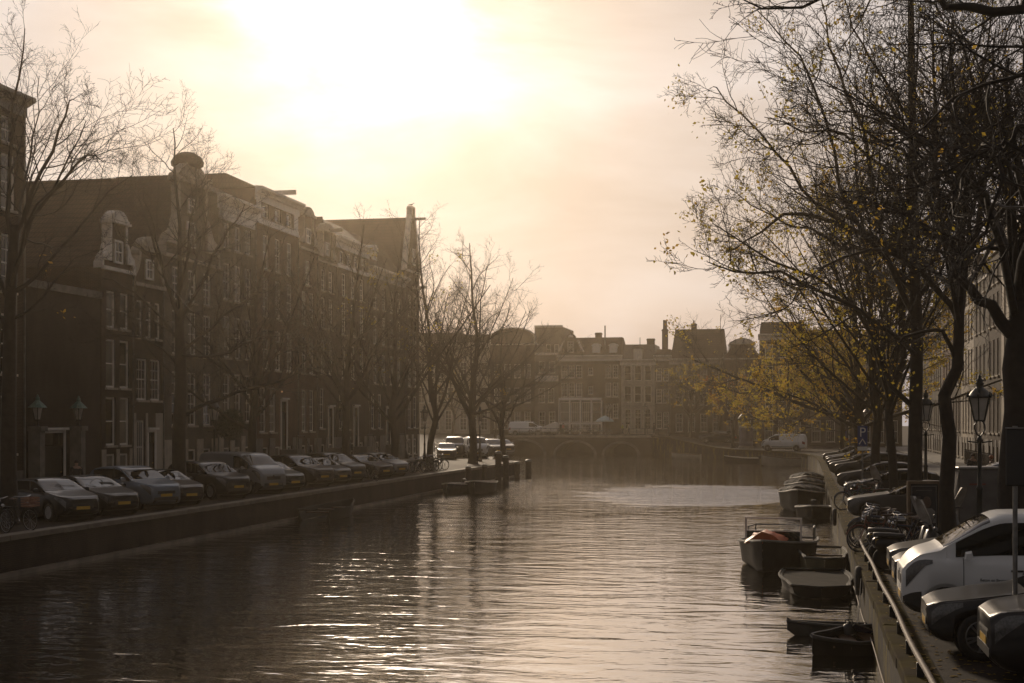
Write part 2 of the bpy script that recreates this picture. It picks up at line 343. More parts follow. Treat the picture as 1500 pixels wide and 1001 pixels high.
# quay streets: asphalt lanes laid on the brick paving, pavements with kerbs along the houses
def lane(name, x0, x1, ys, m, dz, rise=0):
    b = MB()
    for ya, yb in zip(ys, ys[1:]):
        c = [(x0,ya),(x1,ya),(x1,yb),(x0,yb)]
        b.add([(x, y, ground_z(x, y) + dz) for x, y in c], [(0,1,2,3)])
        if rise:
            b.add([(x, y, ground_z(x, y) + q) for q in (0, dz) for x, y in ((x0,ya),(x0,yb))] , [(0,1,3,2)]); b.add([(x, y, ground_z(x, y) + q) for q in (0, dz) for x, y in ((x1,ya),(x1,yb))], [(0,2,3,1)])
    o = b.build(name, m); o['kind'] = 'structure'; return o
lane('road_left', -32.2, -29.8, [-25,60,124], ASPH, .004); lane('road_right', 7.2, 10.6, [-25,60,140,190], ASPH, .004)
lane('pavement_left', -35.2, -32.4, [-25,60,140], STONE_D, .12, 1); lane('pavement_right', 10.8, 13.7, [-25,60,140,190], STONE_D, .12, 1)

def quay(name, label, edge, side, wall_m, cope_m, joint=1.6, ledge=False):
    r = thing(name, label, 'quay wall')
    b = MB()
    for (x0, y0), (x1, y1) in zip(edge, edge[1:]):
        z0, z1 = ground_z(x0, y0), ground_z(x1, y1)
        b.add([(x0,y0,-2.5),(x1,y1,-2.5),(x1,y1,z1-.16),(x0,y0,z0-.16)], [(0,1,2,3)])
    b.build('wall', wall_m, r)
    c = MB(); rnd = random.Random(5)
    for (x0, y0), (x1, y1) in zip(edge, edge[1:]):
        L = math.hypot(x1-x0, y1-y0); k = max(1, int(L / joint)); d = Vector((x1-x0, y1-y0, 0)).normalized(); nn = Vector((d.y, -d.x, 0)) * side
        for i in range(k):
            a = Vector((x0 + (x1-x0)*i/k, y0 + (y1-y0)*i/k, 0)) + d*.006; e = Vector((x0 + (x1-x0)*(i+1)/k, y0 + (y1-y0)*(i+1)/k, 0)) - d*.006
            j = rnd.uniform(-.012, .012); jz = rnd.uniform(-.006, .008)
            za, ze = ground_z(a.x, a.y) + .02 + jz, ground_z(e.x, e.y) + .02 + jz
            A = a - nn*(.06+j); E = e - nn*(.06+j); A2 = a + nn*.42; E2 = e + nn*.42
            ch = nn*.02
            c.add([A-Vector((0,0,.17))+Vector((0,0,za)), E-Vector((0,0,.17))+Vector((0,0,ze)), E+Vector((0,0,ze-.02)), A+Vector((0,0,za-.02)),
                   A+ch+Vector((0,0,za)), E+ch+Vector((0,0,ze)), E2+Vector((0,0,ze)), A2+Vector((0,0,za)), A2+Vector((0,0,za-.17)), E2+Vector((0,0,ze-.17))],
                  [(0,1,2,3),(3,2,5,4),(4,5,6,7),(7,6,9,8),(0,8,9,1),(0,3,4,7,8),(1,9,6,5,2)])
    fixn(c.build('coping', cope_m, r))
    if ledge:
        l = MB()
        for (x0, y0), (x1, y1) in zip(edge, edge[1:]):
            if y1 > 119.5: break
            l.box((x0+.0, y0, WZ-.3), (x0+.22, y1-.01, WZ+.13))
        l.build('timber_ledge', mat('wet_timber', (.14,.115,.085), .5, .5, 1.2, bump=.4), r)
    return r
quay('quay_wall', 'dark brick quay wall below the left row of parked cars', EDGE_L, -1, WALL_L, COPE, ledge=True)
quay('quay_wall', 'mossy brick quay wall with worn coping along the right bank', EDGE_R, 1, WALL_R, COPE_M)
# grimy growth strip where the wall meets the water is part of the wall material

# low steel rail that stops the wheels, right bank
RAILM = mat('worn_rail_steel', (.075,.05,.034), .68, .5, 5.0, metal=.05, spec=.25, bump=.4)
rl = thing('quay_rail', 'low bare steel wheel-stop rail along the mossy right quay edge', 'railing', (1.60, 16, 0))
b = MB(); pts = [(.012*math.sin(k*.8), k*1.0, .25 + .006*math.sin(k*.9)) for k in range(-5, 25)]; b.tube(pts, .042, 8); b.tube([(pts[-1][0], pts[-1][1], .25), (pts[-1][0], pts[-1][1]+.12, .2), (pts[-1][0], pts[-1][1]+.16, .02)], .042, 8)
b.build('rail', RAILM, rl, True)
for k in range(-4, 21, 2):
    MB().box((-.05, k-.04, .0), (.05, k+.04, .22), bev=.01).build('post', BLACK, rl)

# bridge at the end: three arches, parapet and iron railing
bz = lambda x: ground_z(x, 200)
br_ = thing('arch_bridge', 'brick arch bridge closing the canal in the haze', 'bridge', (0, 195, 0))
ARCH = [(-38.0, 3.05, 0.62), (-30.6, 2.7, .5), (-24.2, 2.3, .32)]
def bridge_face(b, y):
    top = {}; xs = sorted(set([-41.5 + i*.25 for i in range(int(22.5/.25)+1)]))
    pts = []
    for x in xs:
        zb = -2.5
        for cx, hw, cz in ARCH:
            if abs(x - cx) < hw: zb = max(zb, WZ - .2 + (cz - WZ + .2) * math.sqrt(max(0, 1 - ((x-cx)/hw)**2)))
        pts.append((x, zb, bz(x) - .1))
    for (x0, a0, t0), (x1, a1, t1) in zip(pts, pts[1:]): b.add([(x0,y,a0),(x1,y,a1),(x1,y,t1),(x0,y,t0)], [(0,1,2,3)])
b = MB(); bridge_face(b, 0); bridge_face(b, 9)
for cx, hw, cz in ARCH:
    pr = [(cx + hw*math.cos(a), WZ - .2 + (cz-WZ+.2)*math.sin(a)) for a in [math.pi*i/16 for i in range(17)]]
    for (x0, z0), (x1, z1) in zip(pr, pr[1:]): b.add([(x0,0,z0),(x1,0,z1),(x1,9,z1),(x0,9,z0)], [(0,1,2,3)])
b.build('arch_wall', B_DARK, br_)
for cx, hw, cz in ARCH:
    b = MB(); pr = [(cx + hw*math.cos(a), WZ - .2 + (cz-WZ+.2)*math.sin(a), cx + (hw+.4)*math.cos(a), WZ - .2 + (cz-WZ+.5)*math.sin(a)) for a in [math.pi*i/16 for i in range(17)]]
    for p, q in zip(pr, pr[1:]): b.add([(p[0],-.06,p[1]),(q[0],-.06,q[1]),(q[2],-.06,q[3]),(p[2],-.06,p[3]),(p[2],0,p[3]),(q[2],0,q[3])], [(0,1,2,3),(3,2,5,4)])
    b.build('arch_ring', STONE_D, br_)
b = MB(); xs = [-41.5 + i*1.5 for i in range(16)]
for x0, x1 in zip(xs, xs[1:]):
    z0, z1 = bz(x0), bz(x1)
    b.add([(x0,-.12,z0-.22),(x1,-.12,z1-.22),(x1,-.12,z1+.06),(x0,-.12,z0+.06),(x0,.35,z0+.06),(x1,.35,z1+.06),(x0,0,z0-.22),(x1,0,z1-.22)], [(0,1,2,3),(3,2,5,4),(0,6,7,1)])
b.build('coping', STONE, br_)
b = MB()
for x in [-41.5 + i*1.5 for i in range(16)]: b.tube([(x,.1,bz(x)),(x,.1,bz(x)+1.0)], .035, 6)
for h in (.55, 1.0): b.tube([(x,.1,bz(x)+h) for x in [-41.5 + i*1.5 for i in range(16)]], .03, 6)
b.build('railing', BLACK, br_)
b = MB(); b.add([(-60,209,-2.5),(-8,209,-2.5),(-8,209,1.3),(-60,209,1.3)], [(0,1,2,3)])  # closing wall added behind the arches to keep the bright sky out
tag(b.build('quay_wall', WALL_L), 'closing wall added behind the bridge arches to shut out the sky', 'quay wall')
# ------------------------------------------------------------------ houses
WIN_CACHE = {}
def window_meshes(w, h, style, fm):
    key = (round(w,2), round(h,2), style, fm.name)
    if key in WIN_CACHE: return WIN_CACHE[key]
    f = MB(); t = .095
    f.box((0,-.03,0),(t,.07,h)); f.box((w-t,-.03,0),(w,.07,h)); f.box((t,-.027,h-t),(w-t,.068,h)); f.box((t,-.027,0),(w-t,.068,t))
    bars_v = {'sash':1,'sash6':2,'shop':3,'plain':0,'small':1,'tall':1}[style]; bars_h = {'sash':3,'sash6':3,'shop':1,'plain':1,'small':1,'tall':4}[style]
    for i in range(bars_h):
        z = t + (h-2*t)*(i+1)/(bars_h+1); k = .028 if i == bars_h//2 else .014
        f.box((t,.0,z-k),(w-t,.05,z+k))
    for i in range(bars_v):
        x = t + (w-2*t)*(i+1)/(bars_v+1); f.box((x-.014,.004,t),(x+.014,.046,h-t))
    p = MB(); p.box((t*.8,.03,t*.8),(w-t*.8,.045,h-t*.8))
    s = MB(); s.box((-.08,-.12,-.11),(w+.08,.03,-.003))
    WIN_CACHE[key] = (f.mesh('window', fm), p.mesh('pane', GLASS), p.mesh('pane', CURTAIN), s.mesh('sill', STONE))
    return WIN_CACHE[key]
wr = random.Random(11)
def add_window(house, x, z, w, h, style, fm, y=.1, sill=True):
    fme, pg, pc, sm = window_meshes(w, h, style, fm)
    o = link('window', fme, house, (x, y, z)); link('pane', pc if wr.random() < .22 else pg, o)
    if sill: link('sill', sm, o, (0, -y, 0))
    return o
def wall_with_holes(b, w, z0, z1, holes, y=0, depth=.16):
    xs = sorted(set([0, w] + [v for h in holes for v in (h[0], h[2])])); zs = sorted(set([z0, z1] + [v for h in holes for v in (h[1], h[3]) if z0 <= v <= z1]))
    for xa, xb in zip(xs, xs[1:]):
        for za, zb in zip(zs, zs[1:]):
            cx, cz = (xa+xb)/2, (za+zb)/2
            if any(h[0] < cx < h[2] and h[1] < cz < h[3] for h in holes): continue
            b.add([(xa,y,za),(xb,y,za),(xb,y,zb),(xa,y,zb)], [(0,1,2,3)])
    for x0, za, x1, zb in holes:
        b.add([(x0,y,za),(x1,y,za),(x1,y,zb),(x0,y,zb),(x0,y+depth,za),(x1,y+depth,za),(x1,y+depth,zb),(x0,y+depth,zb)], [(0,4,5,1),(1,5,6,2),(2,6,7,3),(3,7,4,0),(4,7,6,5)])
GP = {  # half outlines of gables: (half width as a share of the house width, height share), from eaves to tip
 'neck': [(.5,0),(.5,.10),(.46,.13),(.44,.20),(.36,.24),(.31,.32),(.27,.42),(.25,.45),(.25,.78),(.31,.80),(.31,.84),(.26,.86),(.22,.92),(.12,.985),(.001,1)],
 'bell': [(.5,0),(.5,.07),(.45,.16),(.38,.28),(.33,.45),(.31,.62),(.35,.66),(.35,.72),(.30,.80),(.19,.93),(.001,1)],
 'spout': [(.5,0),(.5,.04),(.20,.74),(.20,.88),(.25,.885),(.25,1),(.001,1)],
 'point': [(.5,0),(.5,.03),(.11,.90),(.11,1),(.001,1)],
 'arch': [(.5,0),(.5,.45),(.47,.62),(.38,.80),(.24,.94),(.001,1)],
}
def house(name, label, org, rz, w, dep_, he, wm, rows, top, fm=WHITE, plinth=.0, pm=STONE_D, doors=(), stoop=0, hg=0, tm=TRIM, group=None, rm=None, ridge=None, extra_holes=(), beam=False, gwin=None, roof_d=None):
    hs = thing(name, label, 'house', org, rz, group)
    holes = []; wins = []
    for (z, h, n, ww, st, *rest) in rows:
        if rest: xs = rest[0]
        else:
            gap = (w - n*ww) / (n + 1) ; xs = [gap*(i+1) + ww*i for i in range(n)]
        for x in xs:
            holes.append((x, z, x+ww, z+h)); wins.append((x, z, ww, h, st))
    for (dx, dz, dw, dh) in doors: holes.append((dx, dz, dx+dw, dz+dh))
    b = MB(); wall_with_holes(b, w, 0, he, holes)
    b.add([(0,0,0),(0,dep_,0),(0,dep_,he),(0,0,he)], [(0,3,2,1)]); b.add([(w,0,0),(w,dep_,0),(w,dep_,he),(w,0,he)], [(0,1,2,3)])
    b.add([(0,dep_,0),(w,dep_,0),(w,dep_,he),(0,dep_,he),(0,0,he),(w,0,he)], [(0,3,2,1),(4,5,2,3)])
    b.build('wall', wm, hs)
    for q in wins: add_window(hs, *q, fm)
    if plinth:
        hh = [h for h in holes if h[1] < plinth]
        xs = [0] + [v for h in sorted(hh) for v in (h[0]-.1, h[2]+.1)] + [w]
        for i in range(0, len(xs), 2):
            if xs[i+1] - xs[i] > .12: MB().box((xs[i], -.05, 0), (xs[i+1], -.003, plinth)).build('plinth', pm, hs)
    for (dx, dz, dw, dh) in doors:
        fr = MB(); fr.box((dx-.14,-.06,dz),(dx-.003,.05,dz+dh+.14)); fr.box((dx+dw+.003,-.06,dz),(dx+dw+.14,.05,dz+dh+.14)); fr.box((dx-.003,-.057,dz+dh+.003),(dx+dw+.003,.047,dz+dh+.137)); fr.box((dx-.22,-.2,dz+dh+.14),(dx+dw+.22,.02,dz+dh+.25))
        fr.build('door_frame', fm, hs)
        d = MB(); d.box((dx,.09,dz),(dx+dw,.15,dz+dh*.78)); d.box((dx+.12,.075,dz+.2),(dx+dw-.12,.09,dz+dh*.34)); d.box((dx+.12,.075,dz+dh*.4),(dx+dw-.12,.09,dz+dh*.72))
        do = d.build('door', DOORM, hs); MB().ball((dx+dw-.1,.06,dz+1.0), .035, 8).build('handle', mat('brass', (.5,.35,.12), .3, .2, 5, metal=1), do, True)
        MB().box((dx,.1,dz+dh*.80),(dx+dw,.12,dz+dh)).build('fanlight', GLASS, hs)
    if stoop:
        dx, dz, dw, dh = doors[0]; n = max(2, int(dz/.18)); s = MB()
        s.box((dx-.3,-1.25,0),(dx+dw+.3,-.061,dz-.002))
        for i in range(n): s.box((dx+dw+.3+.003, -1.2, 0), (dx+dw+.3+.27*(n-i), -.12, dz*(i+1)/(n+1)))
        s.build('stoop', STONE_D, hs)
        r = MB(); r.tube([(dx-.25,-1.2,dz),(dx-.25,-1.2,dz+.95)], .02, 6); r.tube([(dx-.25,-1.2,dz+.95),(dx+dw+.3,-1.2,dz+.95),(dx+dw+.3+.27*n,-1.2,.95)], .022, 6)
        for i in range(5): r.tube([(dx+dw+.3+.27*n*i/4,-1.2,dz*(1-i/4)),(dx+dw+.3+.27*n*i/4,-1.2,dz*(1-i/4)+.95)], .014, 5)
        r.build('stoop_railing', BLACK, hs)
    rm = rm or TILE
    if top in GP:
        pr = GP[top]; outl = [(w/2 + u*w*(1 if top in ('neck','bell') else 1), he + v*hg) for u, v in pr] + [(w/2 - u*w, he + v*hg) for u, v in reversed(pr[:-1])]
        g = MB(); g.prism(outl, -.012, .35); fixn(g.build('gable', wm, hs))
        t = MB()
        for p, q in list(zip(outl, outl[1:])):
            if math.hypot(q[0]-p[0], q[1]-p[1]) < .02: continue
            t.bar((p[0], .12, p[1]), (q[0], .12, q[1]), .36, .17, up=(0,1,0)) if False else t.rings([[(c[0]-.10,-.10,c[1]-.09),(c[0]+.10,-.10,c[1]+.09),(c[0]+.10,.4,c[1]+.09),(c[0]-.10,.4,c[1]-.09)] for c in (p, q)])
        tip = he + hg
        if top in ('neck','bell'):
            pw = w*.30; t.prism([(w/2-pw-.12, he+hg*.79),(w/2+pw+.12, he+hg*.79),(w/2+pw+.12, he+hg*.83),(w/2-pw-.12, he+hg*.83)], -.22, .3)
            if top == 'neck':
                for sg in (-1,1):
                    t.prism([(w/2+sg*w*.25, he+hg*.12),(w/2+sg*w*.49, he+hg*.12),(w/2+sg*w*.47, he+hg*.22),(w/2+sg*w*.38, he+hg*.27),(w/2+sg*w*.33, he+hg*.36),(w/2+sg*w*.29, he+hg*.45),(w/2+sg*w*.25, he+hg*.46)], -.15, .1)
            else: t.box((w/2-.25,-.2,he+hg*.70),(w/2+.25,-.02,he+hg*.76))
            t.prism([(w/2 + u*w*.9, he + v*hg*.985) for u, v in pr[-4:]] + [(w/2 - u*w*.9, he + v*hg*.985) for u, v in reversed(pr[-4:-1])], -.16, 0)
        t.box((-.06,-.16,he-.14),(w+.06,-.003,he+.04))
        fixn(t.build('gable_trim', tm, hs))
        rh = (ridge if ridge else he + hg*.72) - he
        rd = roof_d or dep_
        r = MB(); rp = [(-.05, he), (w+.05, he), (w/2, he+rh)]; r.prism(rp, .36, rd); fixn(r.build('roof', rm, hs))
        if gwin:
            for (gx, gz, gw_, gh_) in gwin: add_window(hs, gx, gz, gw_, gh_, 'small', fm, y=-.09, sill=False)
        if beam: MB().box((w/2-.09,-1.25,he+hg*.80),(w/2+.09,.3,he+hg*.80+.24)).build('hoist_beam', tm, hs)
    elif top in ('cornice', 'attic', 'cornice_pitch'):
        c = MB(); cp = [(-.003,-.75),(-.06,-.75),(-.06,-.30),(-.16,-.26),(-.42,-.10),(-.52,-.04),(-.52,.12),(-.003,.16)]
        zc = he
        for (ya, za), (yb, zb) in zip(cp, cp[1:] + cp[:1]):
            pass
        poly = [(y, z) for y, z in cp]; n = len(poly)
        c.add([(-.18, y, zc+z) for y, z in poly] + [(w+.18, y, zc+z) for y, z in poly], [tuple(range(n)), tuple(range(2*n-1, n-1, -1))] + [(i, i+n, (i+1)%n+n, (i+1)%n) for i in range(n)])
        k = int(w/.42)
        for i in range(k): c.box((w*(i+.3)/k, -.34, zc-.30), (w*(i+.7)/k, -.063, zc-.17))
        fixn(c.build('cornice', tm, hs))
        r = MB(); hr = hg or 1.6
        if top == 'cornice_pitch':
            r.add([(0,.1,he+.12),(w,.1,he+.12),(w,dep_,he+.12),(0,dep_,he+.12),(.4,dep_*.4,he+hr),(w-.4,dep_*.4,he+hr),(w-.4,dep_*.6,he+hr),(.4,dep_*.6,he+hr)], [(0,1,5,4),(1,2,6,5),(2,3,7,6),(3,0,4,7),(4,5,6,7)])
        else:
            r.add([(0,.05,he+.10),(w,.05,he+.10),(w,dep_,he+.10),(0,dep_,he+.10),(.2,2.2,he+hr),(w-.2,2.2,he+hr),(w-.2,dep_-1,he+hr),(.2,dep_-1,he+hr)], [(0,1,5,4),(1,2,6,5),(2,3,7,6),(3,0,4,7),(4,5,6,7)])
        ro = r.build('roof', rm, hs)
        if beam: MB().box((w/2-.09,-1.3,he+.16),(w/2+.09,1.2,he+.46)).build('hoist_beam', tm, hs)
    elif top == 'flat':
        MB().box((-.02,-.1,he),(w+.02,.3,he+.35)).build('parapet', tm, hs); MB().box((.0,.3,he+.002),(w,dep_,he+.1)).build('roof', LEAD, hs)
    return hs
def chimney(hs, x, y, z0, z1, w=.7, d=.6, m=None, pots=2):
    b = MB(); b.box((x-w/2,y-d/2,z0),(x+w/2,y+d/2,z1)); b.box((x-w/2-.07,y-d/2-.07,z1-.3),(x+w/2+.07,y+d/2+.07,z1-.12))
    o = b.build('chimney', m or B_DARK, hs)
    p = MB()
    for i in range(pots): p.lathe([(.11,0),(.13,.1),(.10,.45),(.13,.5)], 8, (x+(i-(pots-1)/2)*.32, y, z1))
    if pots: p.build('chimney_pot', B_RED, o)
    return o
def dormer(hs, x, y, z, w, h, fm=WHITE, rm=SLATE, arch=False):
    b = MB(); b.box((x,y,z),(x+w,y+1.6,z+h)); o = b.build('dormer', fm, hs)
    q = MB()
    if arch: q.prism([(x+w/2+(w/2+.12)*math.cos(a), z+h+ (w*.35)*math.sin(a)) for a in [math.pi*i/8 for i in range(9)]], y-.12, y+1.5)
    else: q.prism([(x-.12,z+h),(x+w+.12,z+h),(x+w+.1,z+h+.12),(x+w/2,z+h+.34),(x-.1,z+h+.12)], y-.12, y+1.5)
    fixn(q.build('dormer_roof', rm if not arch else fm, o))
    f, pg, pc, sm = window_meshes(w-.24, h-.2, 'small', fm); wo = link('dormer_window', f, o, (x+.12, y-.032, z+.1))
    return o

# ---- left row (facades on x = -35, seen raking, in shade)
XL = -35.0
def yl(px): return onX(px, XL).y
def hl(name, label, pa, pb, he, wm, rows, top, dep_=11, **k):
    ya, yb = yl(pa), yl(pb)
    return house(name, label, (XL, ya + .01, 0), R(90), yb - ya - .02, dep_, he, wm, rows, top, **k), yb - ya - .02
def L_rows(*specs): return list(specs)
# A: tall corner house at the frame edge
hA, wA = hl('canal_house', 'tall dark brick house cut by the left edge of the picture', -130, 35.5, 18.2, B_DARK,
   [(2.0,2.6,4,1.15,'sash'),(5.6,2.7,4,1.15,'sash'),(9.3,2.6,4,1.15,'sash'),(13.0,2.5,4,1.15,'sash'),(16.0,1.2,4,1.0,'small')], 'cornice_pitch', hg=2.6, plinth=1.2, tm=LEAD, dep_=9)
MB().tube([(wA-.15,-.12,.2),(wA-.15,-.12,17.6)], .055, 6).build('downpipe', LEAD, hA)
LPX = [onX(px_, -34.6).y - yl(36.5) for px_ in (55, 115)]
# B: low gatehouse with lantern piers
hB, wB = hl('gatehouse', 'low dark blind-walled gatehouse with a wide gate', 36.5, 147, 9.7, B_BLACK, [], 'flat', doors=[(LPX[0]+.75,0.0,LPX[1]-LPX[0]-1.5,2.9)], tm=STONE_D, dep_=7)
for x in (LPX[0]-.3, LPX[1]-.3):
    p = MB(); p.box((x+.08,-.65,0),(x+.52,-.05,3.0)); p.box((x,-.75,3.0),(x+.6,-.03,3.22)); p.build('gate_pier', STONE_D, hB)
# C1, C2 narrow gabled houses
h1, w1 = hl('canal_house', 'narrow brown brick house with white claw pieces on its neck gable', 148.5, 195, 11.4, B_DARK,
   [(.25,1.5,2,.95,'plain'),(2.2,2.5,2,1.05,'plain'),(5.2,2.5,2,1.05,'plain'),(8.3,1.9,2,.95,'plain')], 'neck', hg=3.0, plinth=2.0, pm=STONE, gwin=[(1.25,11.7,.9,1.2)], ridge=13.2)
h2, w2 = hl('canal_house', 'narrow house with pale bell gable and bright large-paned white windows', 195, 239.5, 10.9, B_DARK,
   [(4.6,2.25,2,1.25,'sash6'),(8.0,2.0,3,.7,'plain'),(.6,2.9,1,1.0,'shop',[.35])], 'bell', hg=2.6, doors=[(1.75,.15,.8,2.7)], tm=STONE, pm=PLASTER, plinth=3.9, gwin=[(1.35,11.2,.9,1.1)], ridge=12.6)
h3, w3 = hl('canal_house', 'broad tall house with capped neck gable and long dark roof', 240, 319.5, 12.9, B_GREY,
   [(.5,1.3,3,1.1,'plain'),(3.2,3.1,3,1.15,'tall'),(7.3,2.5,3,1.1,'sash'),(10.4,1.9,3,1.05,'sash')], 'neck', hg=5.6, dep_=26, ridge=17.9, doors=[(6.0,1.2,.95,2.9)] if False else (), plinth=2.4, pm=STONE, gwin=[(w2*0+2.9,13.6,1.1,1.5),(3.1,15.6,.8,.9)], beam=True, tm=STONE)
b = MB(); b.lathe([(.75,0),(.95,.12),(.98,.30),(.80,.62),(.42,.86),(.001,.95)], 14, (w3/2, .3, 18.35)); b.build('gable_cap', B_DARK, h3)
chimney(h3, w3/2+.3, 15, 17.2, 18.5, 1.1, .8, pots=3)
h4, w4 = hl('canal_house', 'grey house with a deep white frieze and toothed cornice', 320, 374.5, 17.3, B_GREY,
   [(.5,1.3,3,.95,'plain'),(3.4,3.0,3,1.05,'tall'),(7.4,2.6,3,1.05,'sash'),(11.0,2.3,3,1.0,'sash'),(14.2,1.6,3,.95,'small')], 'cornice', hg=1.3, plinth=2.5, pm=STONE, stoop=0, tm=WHITE)
MB().box((0.05,-.05,15.95),(w4-.05,-.004,16.5)).build('frieze', WHITE, h4)
h5, w5 = hl('canal_house', 'dark brick house with white attic storey and wide jutting cornice', 375, 436.5, 18.75, B_RED,
   [(.4,1.3,3,1.0,'plain'),(2.7,3.0,2,1.15,'tall',[.6,2.4]),(6.9,2.7,3,1.1,'sash'),(10.4,2.6,3,1.05,'sash'),(13.6,2.3,3,1.0,'sash'),(17.0,.95,3,1.15,'plain')], 'cornice', hg=1.1, plinth=2.3, doors=[(4.6,1.5,1.0,3.3)], stoop=1, beam=True, tm=WHITE)
b = MB()
for q in range(4):
    x0 = [0.05, 1.95, 4.05, 6.1][q]; 
b.box((.03,-.07,16.62),(w5-.03,-.004,16.9)); b.box((.03,-.16,16.5),(w5-.03,-.004,16.62)); b.box((.03,-.03,16.9),(.85,-.004,17.99)); b.box((w5-.85,-.03,16.9),(w5-.03,-.004,17.99)); b.build('attic_band', WHITE, h5)
h6, w6 = hl('canal_house', 'slim brick house with the left of two small arched neck gables', 437, 464.5, 15.9, B_RED,
   [(.4,1.3,2,.85,'plain'),(2.7,3.0,2,.95,'tall'),(6.9,2.6,2,.95,'sash'),(10.4,2.4,2,.95,'sash'),(13.3,1.8,1,1.0,'sash')], 'neck', hg=3.0, plinth=2.2, tm=STONE, gwin=[(1.4,16.3,.9,1.1)], ridge=17.8)
h7, w7 = hl('canal_house', 'slim brick house with the right of two small arched neck gables', 465, 492.5, 15.4, B_DARK,
   [(.4,1.3,2,.85,'plain'),(2.9,3.0,1,1.0,'tall',[.5]),(7.0,2.5,2,.95,'sash'),(10.4,2.3,2,.95,'sash'),(13.2,1.6,2,.9,'sash')], 'neck', hg=2.9, plinth=2.2, doors=[(2.5,1.4,.9,3.0)], stoop=1, tm=STONE, gwin=[(1.5,15.9,.9,1.0)], ridge=18.9, beam=True, roof_d=12)
h8, w8 = hl('canal_house', 'house with three-light white attic under a shallow cornice', 493, 539.5, 17.6, B_DARK,
   [(.4,1.3,3,.95,'plain'),(2.8,2.9,2,1.0,'tall',[.6,2.3]),(6.8,2.6,3,1.05,'sash'),(10.2,2.5,3,1.05,'sash'),(13.2,1.8,3,1.0,'sash'),(15.7,1.0,4,1.0,'plain')], 'cornice', hg=1.9, plinth=2.2, doors=[(4.3,1.4,1.0,3.1)], stoop=1, tm=WHITE)
MB().box((.03,-.1,15.35),(w8-.03,-.004,15.65)).build('attic_band', WHITE, h8)
h9, w9 = hl('canal_house', 'brown house with tiled roof and one arched white dormer', 540, 593.5, 16.2, B_DARK,
   [(.4,1.3,3,.95,'plain'),(2.8,2.9,2,1.0,'tall',[.7,2.7]),(6.6,2.5,4,1.0,'sash'),(9.9,2.4,4,1.0,'sash'),(12.9,1.9,4,1.0,'sash')], 'cornice', hg=3.2, plinth=2.2, doors=[(5.2,1.4,1.0,3.1)], stoop=1)
dormer(h9, 3.2, .7, 16.5, 1.5, 1.5, arch=True)
h10, w10 = hl('canal_house', 'tallest end house with chimney-like spout gable and hoist beams', 594, 614, 17.2, B_DARK,
   [(.4,1.4,2,1.1,'plain'),(2.8,2.9,2,1.15,'tall'),(6.6,2.5,2,1.1,'sash'),(9.9,2.4,2,1.1,'sash'),(13.0,2.0,2,1.1,'sash'),], 'point', hg=5.9, dep_=26, ridge=22.2, plinth=2.2, pm=PLASTER, beam=True, gwin=[(2.0,17.8,1.1,1.5)])
MB().box((w10/2-.09,-1.3,15.6),(w10/2+.09,.3,15.85)).build('hoist_beam', TRIM, h10)
dormer(h10, w10*.5-.6, 9.5, 20.0, 1.2, 1.3)
for hh_, ww_, zz_ in ((h1,w1,11.2),(h2,w2,10.7),(h3,w3,12.6),(h4,w4,16.4),(h5,w5,16.4),(h6,w6,15.6),(h8,w8,15.2),(h9,w9,15.6)):
    q = MB(); q.tube([(ww_-.14,-.09,.1),(ww_-.14,-.09,zz_)], .05, 6)
    for k in range(4): q.box((ww_-.21,-.15,zz_*(k+.5)/4),(ww_-.07,-.004,zz_*(k+.5)/4+.05))
    q.build('downpipe', LEAD, hh_)
# window bands on the flank that looks down the side street are hidden; the flank stays plain brick

# ---- far row (faces the camera across the end of the canal)
YF = 222.0
def xf_(px): return onY(px, YF).x
def hf(name, label, pa, pb, he, wm, rows, top, dep_=11, dy=0, **k):
    xa, xb = xf_(pa), xf_(pb); x0 = (xa+xb)/2
    return house(name, label, (xa+.01, YF + dy, max(0, ground_z(x0, YF) - .05)), 0, xb-xa-.02, dep_, he, wm, rows, top, **k), xb-xa-.02
F1w = xf_(910) - xf_(818)
f1, wf = hf('corner_house', 'dark brick corner house with white shopfront and white sash windows', 818, 910, 12.3, B_DARK,
   [(.5,1.0,4,1.25,'sash',[.7,2.2,3.7,5.2]),(1.9,3.2,4,1.45,'shop',[.3,2.0,3.75,5.4]),(5.9,2.2,3,1.0,'sash',[.45,1.62,2.79]),(8.9,2.0,3,1.0,'sash',[.45,1.62,2.79]),(6.3,1.3,1,.75,'small',[4.75]),(9.3,1.2,1,.75,'small',[4.75]),
    (5.9,2.2,2,.85,'sash',[7.5,8.65]),(8.9,2.0,2,.85,'sash',[7.5,8.65]),(2.5,2.3,2,.85,'sash',[7.5,8.65])], 'cornice_pitch', hg=3.2, tm=WHITE)
b = MB(); gx = 2.0
b.prism([(0.0,12.3),(.05,13.0),(.55,13.2),(.9,14.7),(1.25,15.0),(1.3,15.5),(2.0,16.2),(2.7,15.5),(2.75,15.0),(3.1,14.7),(3.5,13.2),(3.95,13.0),(4.0,12.3)], -.2, .5); fixn(b.build('gable', B_DARK, f1))
b = MB()
for p, q in (((0.02,13.0),(.9,14.75)),((3.1,14.75),(3.98,13.0))): b.rings([[(c[0]-.13,-.26,c[1]),(c[0]+.13,-.26,c[1]),(c[0]+.13,.5,c[1]),(c[0]-.13,.5,c[1])] for c in (p,q)])
b.lathe([(.5,0),(.55,.1),(.3,.5),(.06,.8),(.04,1.2)], 8, (2.0,0.1,15.3)); fixn(b.build('gable_trim', TRIM, f1))
add_window(f1, 1.5, 12.9, .95, 1.75, 'sash', WHITE, y=-.28, sill=False)
for x in (.75, 3.25):
    MB().lathe([(.32,0),(.36,.06),(.001,.07)], 12, (x,-.2,13.2), axis='y').build('round_window', TRIM, f1)
